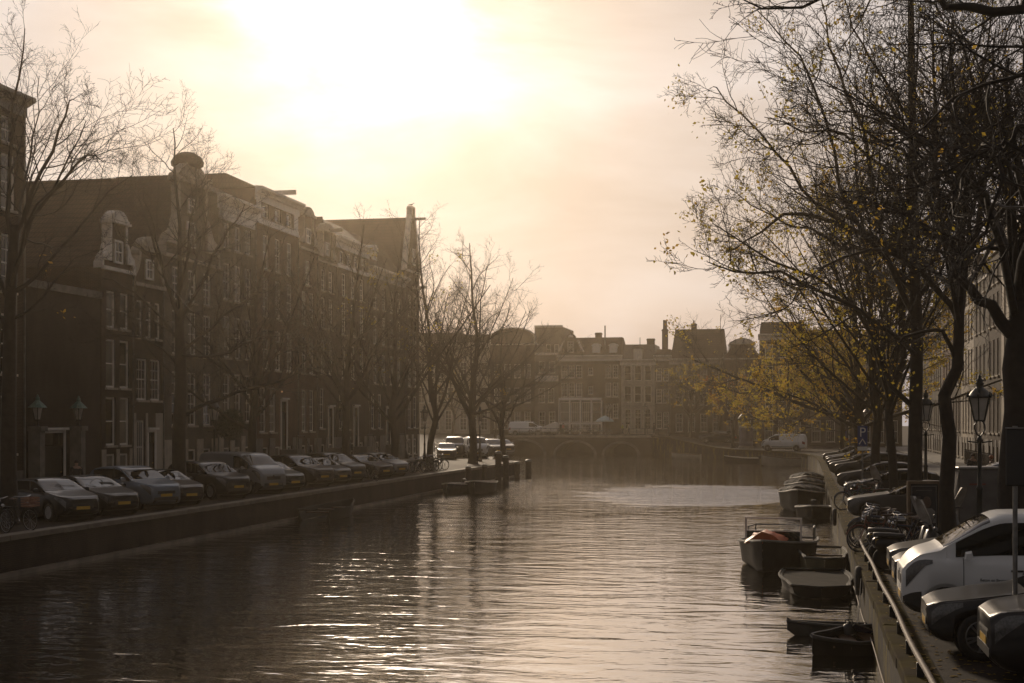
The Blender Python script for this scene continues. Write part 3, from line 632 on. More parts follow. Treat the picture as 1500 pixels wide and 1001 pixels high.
dormer(f1, 5.3, .7, 12.5, 1.2, 1.45, WHITE, arch=True); dormer(f1, 8.0, .7, 12.5, 1.2, 1.45, WHITE, arch=True)
chimney(f1, 5.7, 5, 14, 16.3, 1.0, .8, pots=0); MB().tube([(7.2,1.6,13.2),(7.2,1.6,17.2)], .11, 8).build('flue_pipe', LEAD, f1)
b = MB(); b.box((.05,-.25,5.35),(6.9,-.003,5.75)); b.box((.05,-.1,1.55),(6.9,-.003,1.85))
for x in (.02,1.78,3.5,5.22,6.85): b.box((x-.09 if x > .1 else x,-.14,0),(x+.14,-.004,5.35))
b.build('shopfront', WHITE, f1)
f2, wf2 = hf('mansard_house', 'pale stone house with mansard roof and pedimented dormer', 910, 959, 11.6, PLASTER,
   [(.8,3.2,3,1.0,'tall'),(5.0,2.6,3,1.1,'plain'),(8.4,2.4,3,1.1,'plain')], 'cornice', hg=2.6, rm=SLATE, tm=TRIM, fm=TRIM)
dormer(f2, wf2/2-.65, -.2, 11.75, 1.3, 1.7, TRIM); chimney(f2, wf2-1.0, 4, 13.5, 15.2, 1.2, .7, pots=0); MB().lathe([(.06,0),(.05,1.2),(.001,1.3)], 6, (wf2/2, 3, 14.1)).build('finial', LEAD, f2)
b = MB()
for i in range(4):
    x = .28 + i*(wf2-.75)/3; b.box((x,-.12,.2),(x+.22,-.003,10.8))
b.box((0,-.16,4.3),(wf2,-.004,4.62)); b.box((0,-.16,7.9),(wf2,-.004,8.12)); b.build('pilaster', STONE, f2)
f3, wf3 = hf('canal_house', 'low hazy house with a tall slender chimney stack', 959, 982, 12.2, B_GREY, [(.9,2.6,2,.85,'sash'),(4.9,2.2,2,.85,'sash'),(8.3,2.0,2,.85,'sash')], 'cornice', hg=1.2)
chimney(f3, wf3*.55, 3, 12, 16.6, .9, .8, pots=0); MB().box((wf3*.55-.3,2.7,16.6),(wf3*.55+.3,3.3,18.0)).build('chimney_top', B_DARK, f3)
f4, wf4 = hf('canal_house', 'wide hazy house with steep tiled roof behind bare trees', 982, 1062, 12.0, B_DARK, [(.8,2.8,4,1.05,'sash'),(4.9,2.4,4,1.05,'sash'),(8.6,2.2,4,1.0,'sash')], 'cornice_pitch', hg=5.0)
chimney(f4, 3.3, 4.5, 14, 17.9, .8, .7, pots=1)
f5, wf5 = hf('canal_house', 'house with white-framed ground floor behind the advertising column', 1062, 1116, 12.8, B_RED, [(.5,3.0,3,1.15,'shop'),(4.9,2.4,3,1.0,'sash'),(8.6,2.2,3,1.0,'sash')], 'bell', hg=3.0, dy=-6)
f6, wf6 = hf('canal_house', 'tall dim house with small flat roof above yellow foliage', 1116, 1180, 15.8, B_DARK, [(.5,3.0,3,1.2,'shop'),(4.9,2.6,3,1.1,'sash'),(8.9,2.4,3,1.1,'sash'),(12.5,2.0,3,1.1,'sash')], 'cornice', hg=2.0, dy=-14)
f7, wf7 = hf('canal_house', 'dim brick house behind the white van on the far quay', 1180, 1245, 14.2, B_GREY, [(.5,3.0,3,1.2,'shop'),(4.9,2.6,3,1.1,'sash'),(8.9,2.4,3,1.1,'sash')], 'cornice', hg=2.0, dy=-20)
f8, wf8 = hf('canal_house', 'dim gabled house at the far end of the right bank', 1245, 1304, 13.5, B_DARK, [(.5,3.0,3,1.2,'shop'),(4.9,2.6,3,1.1,'sash'),(8.9,2.4,3,1.1,'sash')], 'spout', hg=3.5, dy=-26)
# left of the corner house
f9, wf9 = hf('canal_house', 'plain house with white balcony band left of the corner house', 782, 817.5, 12.6, B_GREY, [(.8,2.8,2,1.0,'sash'),(5.0,2.3,2,1.0,'sash',[.6,2.1]),(9.7,1.9,2,1.0,'plain')], 'flat', dy=1)
MB().box((.1,-.6,8.4),(wf9-.1,-.004,9.3)).build('balcony', TRIM, f9)
blk = house('apartment_block', 'taller flat-topped hazy block behind the far row', (onY(783,238).x, 238, .8), 0, onY(824,238).x-onY(783,238).x, 12, 18.5, B_GREY, [(14,1.6,3,.8,'plain')], 'flat')
f10, wf10 = hf('canal_house', 'hazy house with wide roof behind the far left trees', 716, 781.5, 14.4, B_DARK, [(.8,2.8,4,1.0,'sash'),(5.0,2.4,4,1.0,'sash'),(9.0,2.2,4,1.0,'sash')], 'arch', hg=2.6, dy=1, ridge=16)
f11, wf11 = hf('canal_house', 'pale house glimpsed between the bare trees beyond the side canal', 664, 715.5, 14.6, PLASTER, [(.6,3.2,3,1.15,'tall'),(5.0,2.6,3,1.1,'sash'),(9.2,2.4,3,1.1,'sash')], 'cornice', hg=1.6, dy=2)
f12, wf12 = hf('canal_house', 'grey hazy house just right of the left row end', 600, 663.5, 15.0, STONE, [(.6,3.2,3,1.15,'tall'),(5.0,2.6,4,1.1,'sash'),(9.2,2.4,4,1.1,'sash')], 'cornice', hg=1.6, dy=3)

# ---- right row (facades on x = 13.7, catching the low sun)
XR = 13.7
def hr(name, label, y0, w, he, wm, rows, top, dep_=11, **k):
    return house(name, label, (XR, y0 + w - .01, 0), R(-90), w - .02, dep_, he, wm, rows, top, **k)
R5 = lambda n, ww=1.1, tall=True: [(.4,1.2,n,ww,'plain'),(2.6,3.0,n,ww,'tall'),(6.7,2.6,n,ww,'sash'),(10.3,2.3,n,ww,'sash'),(13.3,1.6,n,ww,'small')]
y = 66.0
hr('canal_house', 'pale stone house with white bay at the right edge', y, 9.0, 16.0, PLASTER, R5(3,1.3), 'cornice', hg=1.5, plinth=2.1, tm=WHITE); y += 9
hr('canal_house', 'brown house with tall windows second on the right row', y, 7.0, 16.2, B_DARK, R5(3), 'cornice', hg=1.5, plinth=2.1, doors=(), tm=WHITE); y += 7
hr('canal_house', 'red brick house with pale window frames behind the near lamp', y, 8.0, 16.4, B_RED, R5(3,1.2), 'cornice', hg=1.5, plinth=2.1, tm=TRIM); y += 8
hr('canal_house', 'white plastered house catching sunlight behind the near lamp', y, 7.5, 15.8, PLASTER, R5(3), 'cornice', hg=1.5, plinth=2.1, tm=WHITE); y += 7.5
hr('canal_house', 'cream narrow house beside the white plastered one', y, 6.0, 15.2, STONE, R5(2), 'bell', hg=3.0, plinth=2.1, tm=WHITE); y += 6
hr('canal_house', 'brick house behind the second lamp on the right', y, 7.5, 15.6, B_DARK, R5(3), 'neck', hg=3.6, plinth=2.1); y += 7.5
hr('canal_house', 'grey brick house between trunks on the right bank', y, 8.5, 15.0, B_GREY, R5(3), 'cornice', hg=1.5, plinth=2.1); y += 8.5
hr('canal_house', 'pale columned house behind the blue parking sign', y, 9.0, 15.8, STONE, R5(4), 'cornice', hg=1.5, plinth=2.1, tm=WHITE); y += 9
hr('canal_house', 'dark house behind the densest right-bank trees', y, 8.0, 15.5, B_DARK, R5(3), 'spout', hg=4.0, plinth=2.1); y += 8
hr('canal_house', 'red house deep among the right-bank trees', y, 9.0, 15.5, B_RED, R5(3), 'cornice', hg=1.5, plinth=2.1); y += 9
hr('canal_house', 'grey house near the far bend of the right bank', y, 10.0, 15.0, B_GREY, R5(4), 'cornice', hg=1.5, plinth=2.1); y += 10
hr('canal_house', 'last brown house of the right row before the bend', y, 11.0, 15.0, B_DARK, R5(4), 'cornice', hg=1.5, plinth=2.1); y += 11
hr('canal_house', 'dim closing house where the right row meets the far row', y, 12.0, 14.5, B_BLACK, R5(4), 'cornice', hg=1.5, plinth=2.1); y += 12
# ------------------------------------------------------------------ trees: tapered trunk and limbs, fine twigs, a few last leaves
BARK = mat('bark', (.024,.019,.015), .9, .4, 4.0, bump=.6)
TWIG = mat('twig_bark', (.020,.015,.012), .85, .3, 4.0)
def leaf_mat(name, c, c2):
    m = mat(name, c, .6, .3, .9, col2=c2); t = m.node_tree; b = t.nodes['Principled BSDF']
    tr = t.nodes.new('ShaderNodeBsdfTranslucent'); ms = t.nodes.new('ShaderNodeMixShader'); ms.inputs[0].default_value = .68
    col = b.inputs['Base Color'].links[0].from_socket; t.links.new(col, tr.inputs[0])
    o = t.nodes['Material Output']; t.links.new(b.outputs[0], ms.inputs[1]); t.links.new(tr.outputs[0], ms.inputs[2]); t.links.new(ms.outputs[0], o.inputs[0]); return m
LEAF_Y = leaf_mat('yellow_leaves', (.40,.225,.03), (.40,.29,.05)); LEAF_O = leaf_mat('olive_leaves', (.30,.25,.035), (.46,.33,.04)); LEAF_R = leaf_mat('rust_leaves', (.26,.085,.02), (.22,.12,.02))

def tubes_mesh(name, polys, m, sides=4):
    """polys: list of (points, radii); all become one mesh, grouped by length and swept with numpy"""
    V = []; F = []; off = 0; by = {}
    for p, r in polys: by.setdefault((len(p), 7 if r[0] > .12 else 5 if r[0] > .04 else 3), []).append((p, r))
    for (n, sd), lst in by.items():
        P = np.array([a for a, _ in lst], dtype=np.float32); Rr = np.array([r for _, r in lst], dtype=np.float32); k = len(lst)
        T = np.empty_like(P); T[:,1:-1] = P[:,2:] - P[:,:-2]; T[:,0] = P[:,1] - P[:,0]; T[:,-1] = P[:,-1] - P[:,-2]
        T /= np.linalg.norm(T, axis=2, keepdims=True) + 1e-9
        mean = T.mean(axis=1); ref = np.where(np.abs(mean[:,2:3]) < .8, np.array([[0,0,1.]]), np.array([[1.,0,0]])).astype(np.float32)
        U = np.cross(T, ref[:,None,:]); U /= np.linalg.norm(U, axis=2, keepdims=True) + 1e-9; Wv = np.cross(U, T)
        a = np.arange(sd) * 2*np.pi/sd
        vs = P[:,:,None,:] + Rr[:,:,None,None] * (np.cos(a)[None,None,:,None]*U[:,:,None,:] + np.sin(a)[None,None,:,None]*Wv[:,:,None,:])
        V.append(vs.reshape(-1,3))
        i = np.arange(n-1)[:,None]; j = np.arange(sd)[None,:]; j2 = (j+1) % sd
        q = np.stack([i*sd+j, i*sd+j2, (i+1)*sd+j2, (i+1)*sd+j], axis=-1).reshape(-1,4)
        F.append((q[None] + (np.arange(k)*n*sd)[:,None,None]).reshape(-1,4) + off); off += k*n*sd
    return np_mesh(name, np.concatenate(V), np.concatenate(F), m, True)
def np_mesh(name, V, F, m, smooth=False):
    me = bpy.data.meshes.new(name); k = F.shape[1]
    me.vertices.add(len(V)); me.vertices.foreach_set('co', V.astype(np.float32).ravel())
    me.loops.add(F.size); me.loops.foreach_set('vertex_index', F.astype(np.int32).ravel())
    me.polygons.add(len(F)); me.polygons.foreach_set('loop_start', np.arange(0, F.size, k, dtype=np.int32))
    me.update(calc_edges=True); me.materials.append(m)
    if smooth: me.polygons.foreach_set('use_smooth', np.ones(len(F), dtype=bool))
    me.validate(); return me
def vadd(a, b, s=1.0): return (a[0]+b[0]*s, a[1]+b[1]*s, a[2]+b[2]*s)
def vnorm(a):
    l = math.sqrt(a[0]**2+a[1]**2+a[2]**2) or 1; return (a[0]/l, a[1]/l, a[2]/l)
class Tree:
    SEG = {0:8, 1:9, 2:7, 3:5, 4:4, 5:3}
    def __init__(s, seed, nch=(9,8,7,6), ratio=(.6,.55,.5,.45), spread=(52,46,44,48), trop=(.02,.07,.05,.02), wander=(.08,.16,.2,.24), twig=.006, maxlev=4):
        s.r = random.Random(seed); s.big = []; s.fine = []; s.tips = []; s.nch = nch; s.ratio = ratio; s.spread = spread; s.trop = trop; s.wander = wander; s.twig = twig; s.maxlev = maxlev
    def path(s, p, d, L, r0, lev):
        n = s.SEG[lev]; pts = [p]; rad = [r0]; w = s.wander[min(lev-1, 3)] if lev else .05; tr = s.trop[min(max(lev-1, 0), 3)]
        for i in range(n):
            d = vnorm((d[0]+s.r.gauss(0,w), d[1]+s.r.gauss(0,w), d[2]+s.r.gauss(0,w)*.8 + tr)); p = vadd(p, d, L/n); pts.append(p); rad.append(max(s.twig*.6, r0*(1-.78*(i+1)/n)))
        return pts, rad
    def grow(s, pts, rad, L, lev):
        """register a branch and hang its children on it"""
        (s.big if rad[0] > .045 else s.fine).append((pts, rad))
        if lev >= s.maxlev: s.tips.append(pts); return
        n = len(pts) - 1; k = s.nch[min(lev, len(s.nch)-1)]; k = max(2, int(k * s.r.uniform(.8,1.2)))
        for c in range(k):
            t = (.22 if lev else .4) + (1-(.22 if lev else .4)) * (c + s.r.uniform(.1,.9)) / k; x = t*n; i = min(n-1, int(x)); f = x - i
            p = tuple(pts[i][q]*(1-f)+pts[i+1][q]*f for q in range(3)); pr = rad[i]*(1-f)+rad[i+1]*f
            d = vnorm(tuple(pts[i+1][q]-pts[i][q] for q in range(3)))
            a = R(s.spread[min(lev,3)] * s.r.uniform(.6,1.3)); rv = vnorm((s.r.gauss(0,1), s.r.gauss(0,1), s.r.gauss(0,.8)))
            dt = sum(rv[q]*d[q] for q in range(3)); pv_ = vnorm(tuple(rv[q]-dt*d[q] for q in range(3)))
            nd = tuple(d[q]*math.cos(a)+pv_[q]*math.sin(a) for q in range(3))
            cl = L * s.ratio[min(lev,3)] * (1-.5*t) * s.r.uniform(.75,1.3); cr = max(s.twig, min(pr*.66, cl*.0125))
            cp, crd = s.path(p, nd, cl, cr, lev+1); s.grow(cp, crd, cl, lev+1)
    def limb(s, pts, r0, r1, L=None, lev=1):
        """a limb given by control points, resampled smoothly"""
        q = catmull(pts, 10); n = len(q); rad = [r0 + (r1-r0)*i/(n-1) for i in range(n)]
        q = [q[0]] + [(a[0]+s.r.gauss(0,.05), a[1]+s.r.gauss(0,.05), a[2]+s.r.gauss(0,.05)) for a in q[1:]]
        L = L or sum(math.dist(a, b) for a, b in zip(q, q[1:])); s.grow(q, rad, L, lev)
def catmull(p, n):
    p = [tuple(map(float, a)) for a in p]; P = [p[0]] + p + [p[-1]]; out = []; m = len(p) - 1; per = max(1, round(n / m))
    for i in range(m):
        a, b, c, d = P[i:i+4]
        for k in range(per):
            t = k/per; out.append(tuple(.5*((2*b[q])+(-a[q]+c[q])*t+(2*a[q]-5*b[q]+4*c[q]-d[q])*t*t+(-a[q]+3*b[q]-3*c[q]+d[q])*t**3) for q in range(3)))
    out.append(p[-1]); return out
def leaves_mesh(name, tips, m, n, size, seed, zmin=None, zmax=None, spread=.17, pick=None):
    g = np.random.default_rng(seed); tp = [t for t in tips if (zmin is None or t[-1][2] > zmin) and (zmax is None or t[-1][2] < zmax) and (pick is None or pick(t[-1]))]
    if not tp or n < 1: return None
    # clumped: favour a random subset of the twigs
    idx = g.integers(0, len(tp), max(6, n // 8)); idx = idx[g.integers(0, len(idx), n)]
    arr = np.array([[t[-1], t[-2]] for t in tp]); u = g.random((n,1)); C = arr[idx,0]*u + arr[idx,1]*(1-u) + g.normal(0, spread, (n,3)); C[:,2] -= .04
    A = g.normal(0,1,(n,3)); A /= np.linalg.norm(A,axis=1,keepdims=True); B = np.cross(A, g.normal(0,1,(n,3))); B /= np.linalg.norm(B,axis=1,keepdims=True)
    sz = size * g.uniform(.6,1.25,(n,1)); V = np.stack([C - A*sz*.62, C + B*sz*.40 - A*sz*.05, C + A*sz*.62, C - B*sz*.40 - A*sz*.05], axis=1).reshape(-1,3)
    return np_mesh(name, V, np.arange(4*n).reshape(-1,4), m)
def finish_tree(t, name, label, loc, group, leaves=(), rz=0.0):
    r = thing('tree', label, 'tree', loc, rz, group)
    link('trunk', tubes_mesh('trunk', t.big, BARK), r)
    c = link('crown', tubes_mesh('crown', t.fine, TWIG), r)
    for q in leaves:
        me = leaves_mesh('leaves', t.tips, *q) if not isinstance(q, dict) else leaves_mesh('leaves', t.tips, **q)
        if me: link('leaves', me, c)
    return r
def auto_tree(seed, H, tr, fork, nl=8, reach=.42, lean=0.0, lev=4, up=(18, 58), nch=(9,8,7,6), twig=.006, leader=True, low_limbs=0, ext=1.0, bias=(0,0), trop=(.02,.07,.05,.02)):
    """trunk to the fork, then ascending limbs; H height, reach = crown radius / H"""
    t = Tree(seed, nch=nch, twig=twig, maxlev=lev, trop=trop); r = t.r
    base = [(0,0,-.1), (r.gauss(0,.08), r.gauss(0,.08), fork*.35), (lean*fork*.5+r.gauss(0,.12), r.gauss(0,.1), fork*.7), (lean*fork+r.gauss(0,.12), r.gauss(0,.1), fork)]
    p = catmull(base, 9); n = len(p); rad = [tr*(1.35 if i == 0 else 1.12 if i == 1 else 1) * (1-.28*i/(n-1)) for i in range(n)]
    t.big.append((p, rad)); top = p[-1]
    if leader:
        L = H - fork; q = [top] ; d = (lean*.5, 0, 1)
        for i in range(10):
            d = vnorm((d[0]+r.gauss(0,.07), d[1]+r.gauss(0,.07), d[2]+.15)); q.append(vadd(q[-1], d, L/10))
        t.grow(q, [rad[-1]*.8*(1-.9*i/10)+.012 for i in range(11)], L*.75, 1)
    for i in range(nl):
        az = 2*math.pi*(i*.382 + r.uniform(-.08,.08)); el = R(90 - r.uniform(*up)); f = r.uniform(.55, 1.0) if i else 1.0
        if i < low_limbs: el = R(r.uniform(8,24)); f = r.uniform(.62,.8)
        k = min(n-1, int(f*(n-1))); p0 = p[k]
        d = vnorm((math.cos(az)*math.cos(el)+bias[0], math.sin(az)*math.cos(el)+bias[1], math.sin(el)))
        L = ext * (H - p0[2]) * r.uniform(.62,.95) * (1 if el > R(40) else reach/.42)
        pts, rd = t.path(p0, d, L, rad[k]*r.uniform(.34,.50), 1); t.grow(pts, rd, L*.72, 1)
    return t
GL = 'bare trees along the left quay'; GR = 'autumn trees along the right quay'
# limb helper: photo pixel at the tree's own depth plus an offset towards / away from the camera -> tree-local point
def loc_pts(base, pl):
    d0 = dep(base); o = []
    for px, py, *dd in pl:
        d = d0 + (dd[0] if dd else 0); v = at(px, d); o.append((v.x-base.x, v.y-base.y, zat(py, d)-base.z))
    return o
def guided(seed, base, trunk, tr, limbs, nch=(9,8,7,6), twig=.006, lev=4, top=.55, lf=.8, extra=None, **k):
    t = Tree(seed, nch=nch, twig=twig, maxlev=lev, **k); p = catmull(loc_pts(base, trunk), 12); p[0] = (0,0,-.1); n = len(p)
    rad = [tr*(1.3 if i == 0 else 1.1 if i == 1 else 1)*(1-(1-top)*i/(n-1)) for i in range(n)]
    t.big.append((p, rad))
    for pl, r0 in limbs:
        lp = loc_pts(base, pl); t.limb(lp, r0, max(.012, r0*.16), L=lf*sum(math.dist(a, b) for a, b in zip(lp, lp[1:])))
    for (x0, x1, y0, y1, cnt) in (extra or []):
        for i in range(cnt):
            tx, ty = t.r.uniform(x0, x1), t.r.uniform(y0, y1); q = p[t.r.randrange(n-4, n)]; dz = t.r.uniform(-6, 7)
            e = loc_pts(base, [(tx, ty, dz)])[0]; m1 = tuple(q[k_]*.62 + e[k_]*.38 + t.r.gauss(0,.35) + (.9 if k_ == 2 else 0) for k_ in range(3))
            t.limb([q, m1, e], .085, .012, L=lf*math.dist(q, e))
    return t
# --- left quay
b_ = onX(13, -26.0)
t = guided(3, b_, [(13,760),(12,650),(14,520),(16,420),(22,330)], .30,
  [([(16,420),(45,320),(90,265),(130,225),(152,235)], 0.094), ([(18,380),(10,280),(22,160),(36,40)], 0.101), ([(20,350),(60,250),(95,170),(105,140)], 0.086),
   ([(16,430),(60,400),(110,340),(160,285),(195,255)], 0.086), ([(14,470),(50,450),(95,395),(150,365)], 0.065), ([(12,440),(-40,330),(-60,200),(-50,120)], 0.094), ([(18,400),(30,300,4),(50,200,6),(60,110,6)], 0.079), ([(16,420),(40,330,-4),(90,250,-6),(125,180,-7)], 0.072), ([(14,500),(-20,420),(-60,380)], 0.072)], nch=(11,10,9,7))
finish_tree(t, 'tree', 'bare tree with forking limbs at the left edge of the picture', b_, GL, [(LEAF_Y, 26, .13, 1, None, 9)])
b_ = onX(264, -26.5)
t = guided(8, b_, [(264,745),(262,650),(265,560),(263,490),(262,445)], .34,
  [([(268,610),(300,592),(350,575),(400,562),(450,545),(500,555)], 0.108), ([(262,450),(262,360),(258,270),(255,190)], 0.122), ([(263,470),(235,390),(215,320),(190,270)], 0.094), ([(264,480),(300,400),(335,340),(360,300)], 0.094),
   ([(262,500),(225,450),(180,420),(140,400)], 0.079), ([(265,520),(310,480),(360,440),(410,420)], 0.086), ([(262,540),(220,500),(175,490),(130,500)], 0.065), ([(264,470),(285,390,5),(300,330,7),(310,280,8)], 0.079), ([(263,470),(240,400,-5),(225,330,-7),(205,290,-8)], 0.079), ([(264,520),(320,520,-3),(370,500,-5),(420,490,-6)], 0.072), ([(262,455),(275,370,-3),(285,300,-4),(290,240,-4)], 0.079)], nch=(11,10,9,7))
finish_tree(t, 'tree', 'large bare tree with one long low limb behind the parked cars', b_, GL)
def left(px, X, seed, H, tr, fork, label, lv=(), **k):
    b_ = onX(px, X); t = auto_tree(seed, H, tr, fork, **k); return finish_tree(t, 'tree', label, b_, GL, lv)
left(372, -26.5, 12, 13.0, .24, 5.0, 'slimmer bare tree standing behind the silver van', nl=11, reach=.5, nch=(11,10,8,6))
left(507, -26.5, 15, 15.2, .26, 5.5, 'bare tree in front of the row of stoops', nl=11, reach=.42, nch=(11,10,8,6))
left(577, -26.3, 21, 16.0, .28, 5.5, 'tree with a haze of small olive leaves before the tall end house', [(LEAF_O, 420, .13, 2)], nl=10, reach=.42)
left(630, -26.0, 22, 17.8, .26, 5.4, 'upright bare tree just right of the end house', nl=12, reach=.30, up=(12,42), nch=(12,10,9,7))
left(693, -26.0, 31, 18.4, .36, 5.6, 'tallest bare tree beside the quay corner lamp', [(LEAF_Y, 70, .13, 4, None, 9)], nl=13, reach=.36, up=(15,50), nch=(12,10,9,7), low_limbs=1)
left(737, -24.9, 37, 11.8, .27, 4.6, 'low dense-crowned tree at the quay corner', nl=11, reach=.55, up=(30,75), nch=(10,9,8,6))
for px, d, H, sd in ((664,190,10.5,41),(725,186,12,43)):
    b_ = at(px, d); b_.z = ground_z(b_.x, b_.y); t = auto_tree(sd, H, .2, 4, nl=7, lev=3, nch=(8,8,7,6), twig=.012)
    finish_tree(t, 'tree', 'thin young tree with yellow leaves by the far-left bikes' if px == 664 else 'leaning bare tree beside the white van on the bridge', b_, 'trees beyond the side canal', [(LEAF_Y, 160, .2, 5)] if px == 664 else [])
# --- far quay
for px, d, H, sd, lf, lab in ((1012,205,16.5,51,(LEAF_O,900,.24,5,None,11),'tall far tree with a few olive leaves before the steep-roofed house'),(1075,178,13,53,(LEAF_R,500,.22,6,None,9),'far tree with rusty leaves beside the advertising column'),(1052,215,19,57,(LEAF_O,150,.22,5),'bare far tree rising above the hazy roofs')):
    b_ = at(px, d); b_.z = ground_z(b_.x, b_.y); t = auto_tree(sd, H, .25, 5, nl=9, lev=3, nch=(10,9,9,6), twig=.014, reach=.4)
    finish_tree(t, 'tree', lab, b_, 'trees on the far quay', [lf])
# --- right quay
b_ = onX(1490, 4.4)
t = guided(61, b_, [(1490,860),(1484,700),(1492,600),(1486,540),(1492,490),(1497,430)], .36,
  [([(1482,490),(1455,452),(1420,426),(1400,400),(1385,360),(1350,330),(1300,300)], 0.144), ([(1488,440),(1500,340),(1490,220),(1470,90)], 0.158), ([(1488,450),(1530,360),(1560,260),(1580,140)], 0.144), ([(1486,460),(1465,360,-3),(1440,280,-5),(1390,230,-7),(1330,190,-9)], 0.094),
   ([(1490,430),(1460,330),(1420,240),(1400,140),(1395,20)], 0.101), ([(1490,400),(1450,300,3),(1380,220,5),(1290,180,6),(1220,160,7)], 0.086), ([(1490,420),(1510,330,-4),(1480,250,-6),(1430,200,-8),(1380,180,-9)], 0.079)], nch=(13,12,10,8), twig=.006, lf=.85, extra=[(1340,1540,-80,260,4)])
finish_tree(t, 'tree', 'thick gnarled near tree with a big limb reaching left, at the right edge', b_, GR, [(LEAF_Y, 200, .06, 1), (LEAF_O, 400, .06, 21)])
b_ = onX(1391, 3.8)
t = guided(62, b_, [(1390,800),(1386,720),(1391,640),(1383,580),(1402,540),(1405,460),(1412,390)], .215,
  [([(1408,420),(1380,350),(1362,260),(1370,150),(1360,20)], 0.108), ([(1410,400),(1440,300),(1452,180),(1460,40)], 0.108), ([(1405,470),(1370,420),(1320,380),(1270,370),(1210,390),(1160,420)], 0.094), ([(1410,420),(1450,370,3),(1480,300,5),(1500,220,6)], 0.086),
   ([(1400,530),(1382,488),(1350,480),(1310,510),(1290,560)], 0.072), ([(1410,390),(1370,300,-4),(1320,220,-6),(1250,190,-8)], 0.086), ([(1408,440),(1350,380,5),(1300,330,7),(1240,300,8)], 0.079), ([(1410,400),(1400,300,3),(1420,180,4),(1410,60,5)], 0.086)], nch=(14,12,11,8), twig=.007, lf=.8, extra=[(1270,1500,-60,260,4)])
finish_tree(t, 'tree', 'knotty leaning-trunked tree left of the near lamp post', b_, GR, [(LEAF_Y, 300, .075, 1), (LEAF_O, 900, .075, 22)])
b_ = onX(1340, 3.7)
t = guided(63, b_, [(1341,800),(1340,700),(1341,600),(1343,500),(1340,400),(1339,300),(1336,150),(1334,0),(1334,-120)], .27,
  [([(1341,395),(1300,362),(1245,335),(1196,321),(1150,317),(1115,340),(1075,365)], 0.122), ([(1342,600),(1310,565),(1285,500),(1245,440),(1200,410),(1130,385),(1075,350),(1045,325)], 0.101), ([(1343,470),(1300,380),(1280,280),(1262,190),(1237,135),(1217,65),(1203,-10)], 0.115),
   ([(1340,430),(1290,370),(1245,315),(1222,222),(1190,122),(1150,60),(1105,15)], 0.094), ([(1340,420),(1270,350),(1203,304),(1154,245),(1112,196),(1065,147),(1045,126)], 0.086), ([(1342,440),(1380,350),(1410,250),(1420,130)], 0.094), ([(1336,180),(1290,110),(1250,40),(1230,-40)], 0.065), ([(1338,260),(1390,180),(1430,80),(1450,0)], 0.065),
   ([(1340,450),(1290,400,5),(1220,350,8),(1160,330,10),(1100,300,11),(1065,275,12)], 0.086), ([(1341,520),(1280,470,-4),(1210,430,-6),(1140,400,-8),(1075,400,-9),(1040,380,-10)], 0.086), ([(1340,330),(1300,250,-3),(1240,200,-5),(1180,190,-6),(1120,170,-7)], 0.072)], nch=(13,11,10,8), twig=.007, top=.30, lf=.56, extra=[(1180,1420,-60,200,3)])
finish_tree(t, 'tree', 'tallest right-bank tree with a straight leader and limbs over the water', b_, GR, [(LEAF_Y, 600, .10, 1), (LEAF_O, 2400, .10, 23)])
b_ = onX(1311, 3.8)
t = auto_tree(64, 20.5, .20, 6.0, nl=13, reach=.5, nch=(12,11,10,7), twig=.008, bias=(-.03,0), up=(12,44), ext=.85)
finish_tree(t, 'tree', 'slender tree behind the straight tall one on the right bank', b_, GR, [(LEAF_Y, 900, .13, 1), (LEAF_O, 1400, .13, 2)])
b_ = onX(1284, 3.8)
t = auto_tree(65, 20.0, .25, 5.5, nl=13, reach=.5, nch=(12,11,10,7), twig=.008, bias=(-.05,0), up=(14,48), ext=.8)
finish_tree(t, 'tree', 'dark-stemmed tree between two lamps on the right bank', b_, GR, [(LEAF_Y, 1500, .14, 1), (LEAF_O, 1600, .14, 2)])
b_ = onX(1258, 3.9)
t = auto_tree(66, 18.0, .42, 5.0, nl=14, reach=.62, nch=(11,10,9,6), twig=.01, bias=(-.1,0), up=(22,62), low_limbs=3, ext=.75)
finish_tree(t, 'tree', 'broad tree with thick trunk behind the blue parking sign', b_, GR, [(LEAF_Y, 2800, .17, 1), (LEAF_O, 4000, .17, 2)])
b_ = onX(1232, 3.6)
t = auto_tree(67, 13.0, .26, 4.2, nl=12, reach=.66, nch=(10,9,8,6), twig=.012, bias=(-.08,0), up=(25,72), low_limbs=2, lev=4, ext=.7)
finish_tree(t, 'tree', 'yellow-leaved tree arching low over the moored boats', b_, GR, [(LEAF_Y, 4200, .20, 1), (LEAF_O, 5600, .20, 2)])
b_ = at(1153, 172)
t = auto_tree(68, 12.5, .26, 4.0, nl=12, reach=.62, nch=(10,9,8,6), twig=.014, up=(25,75), low_limbs=3, lev=3)
finish_tree(t, 'tree', 'golden-leaved tree in front of the white van on the far quay', b_, 'trees on the far quay', [(LEAF_Y, 3800, .24, 1), (LEAF_O, 2400, .24, 2)])
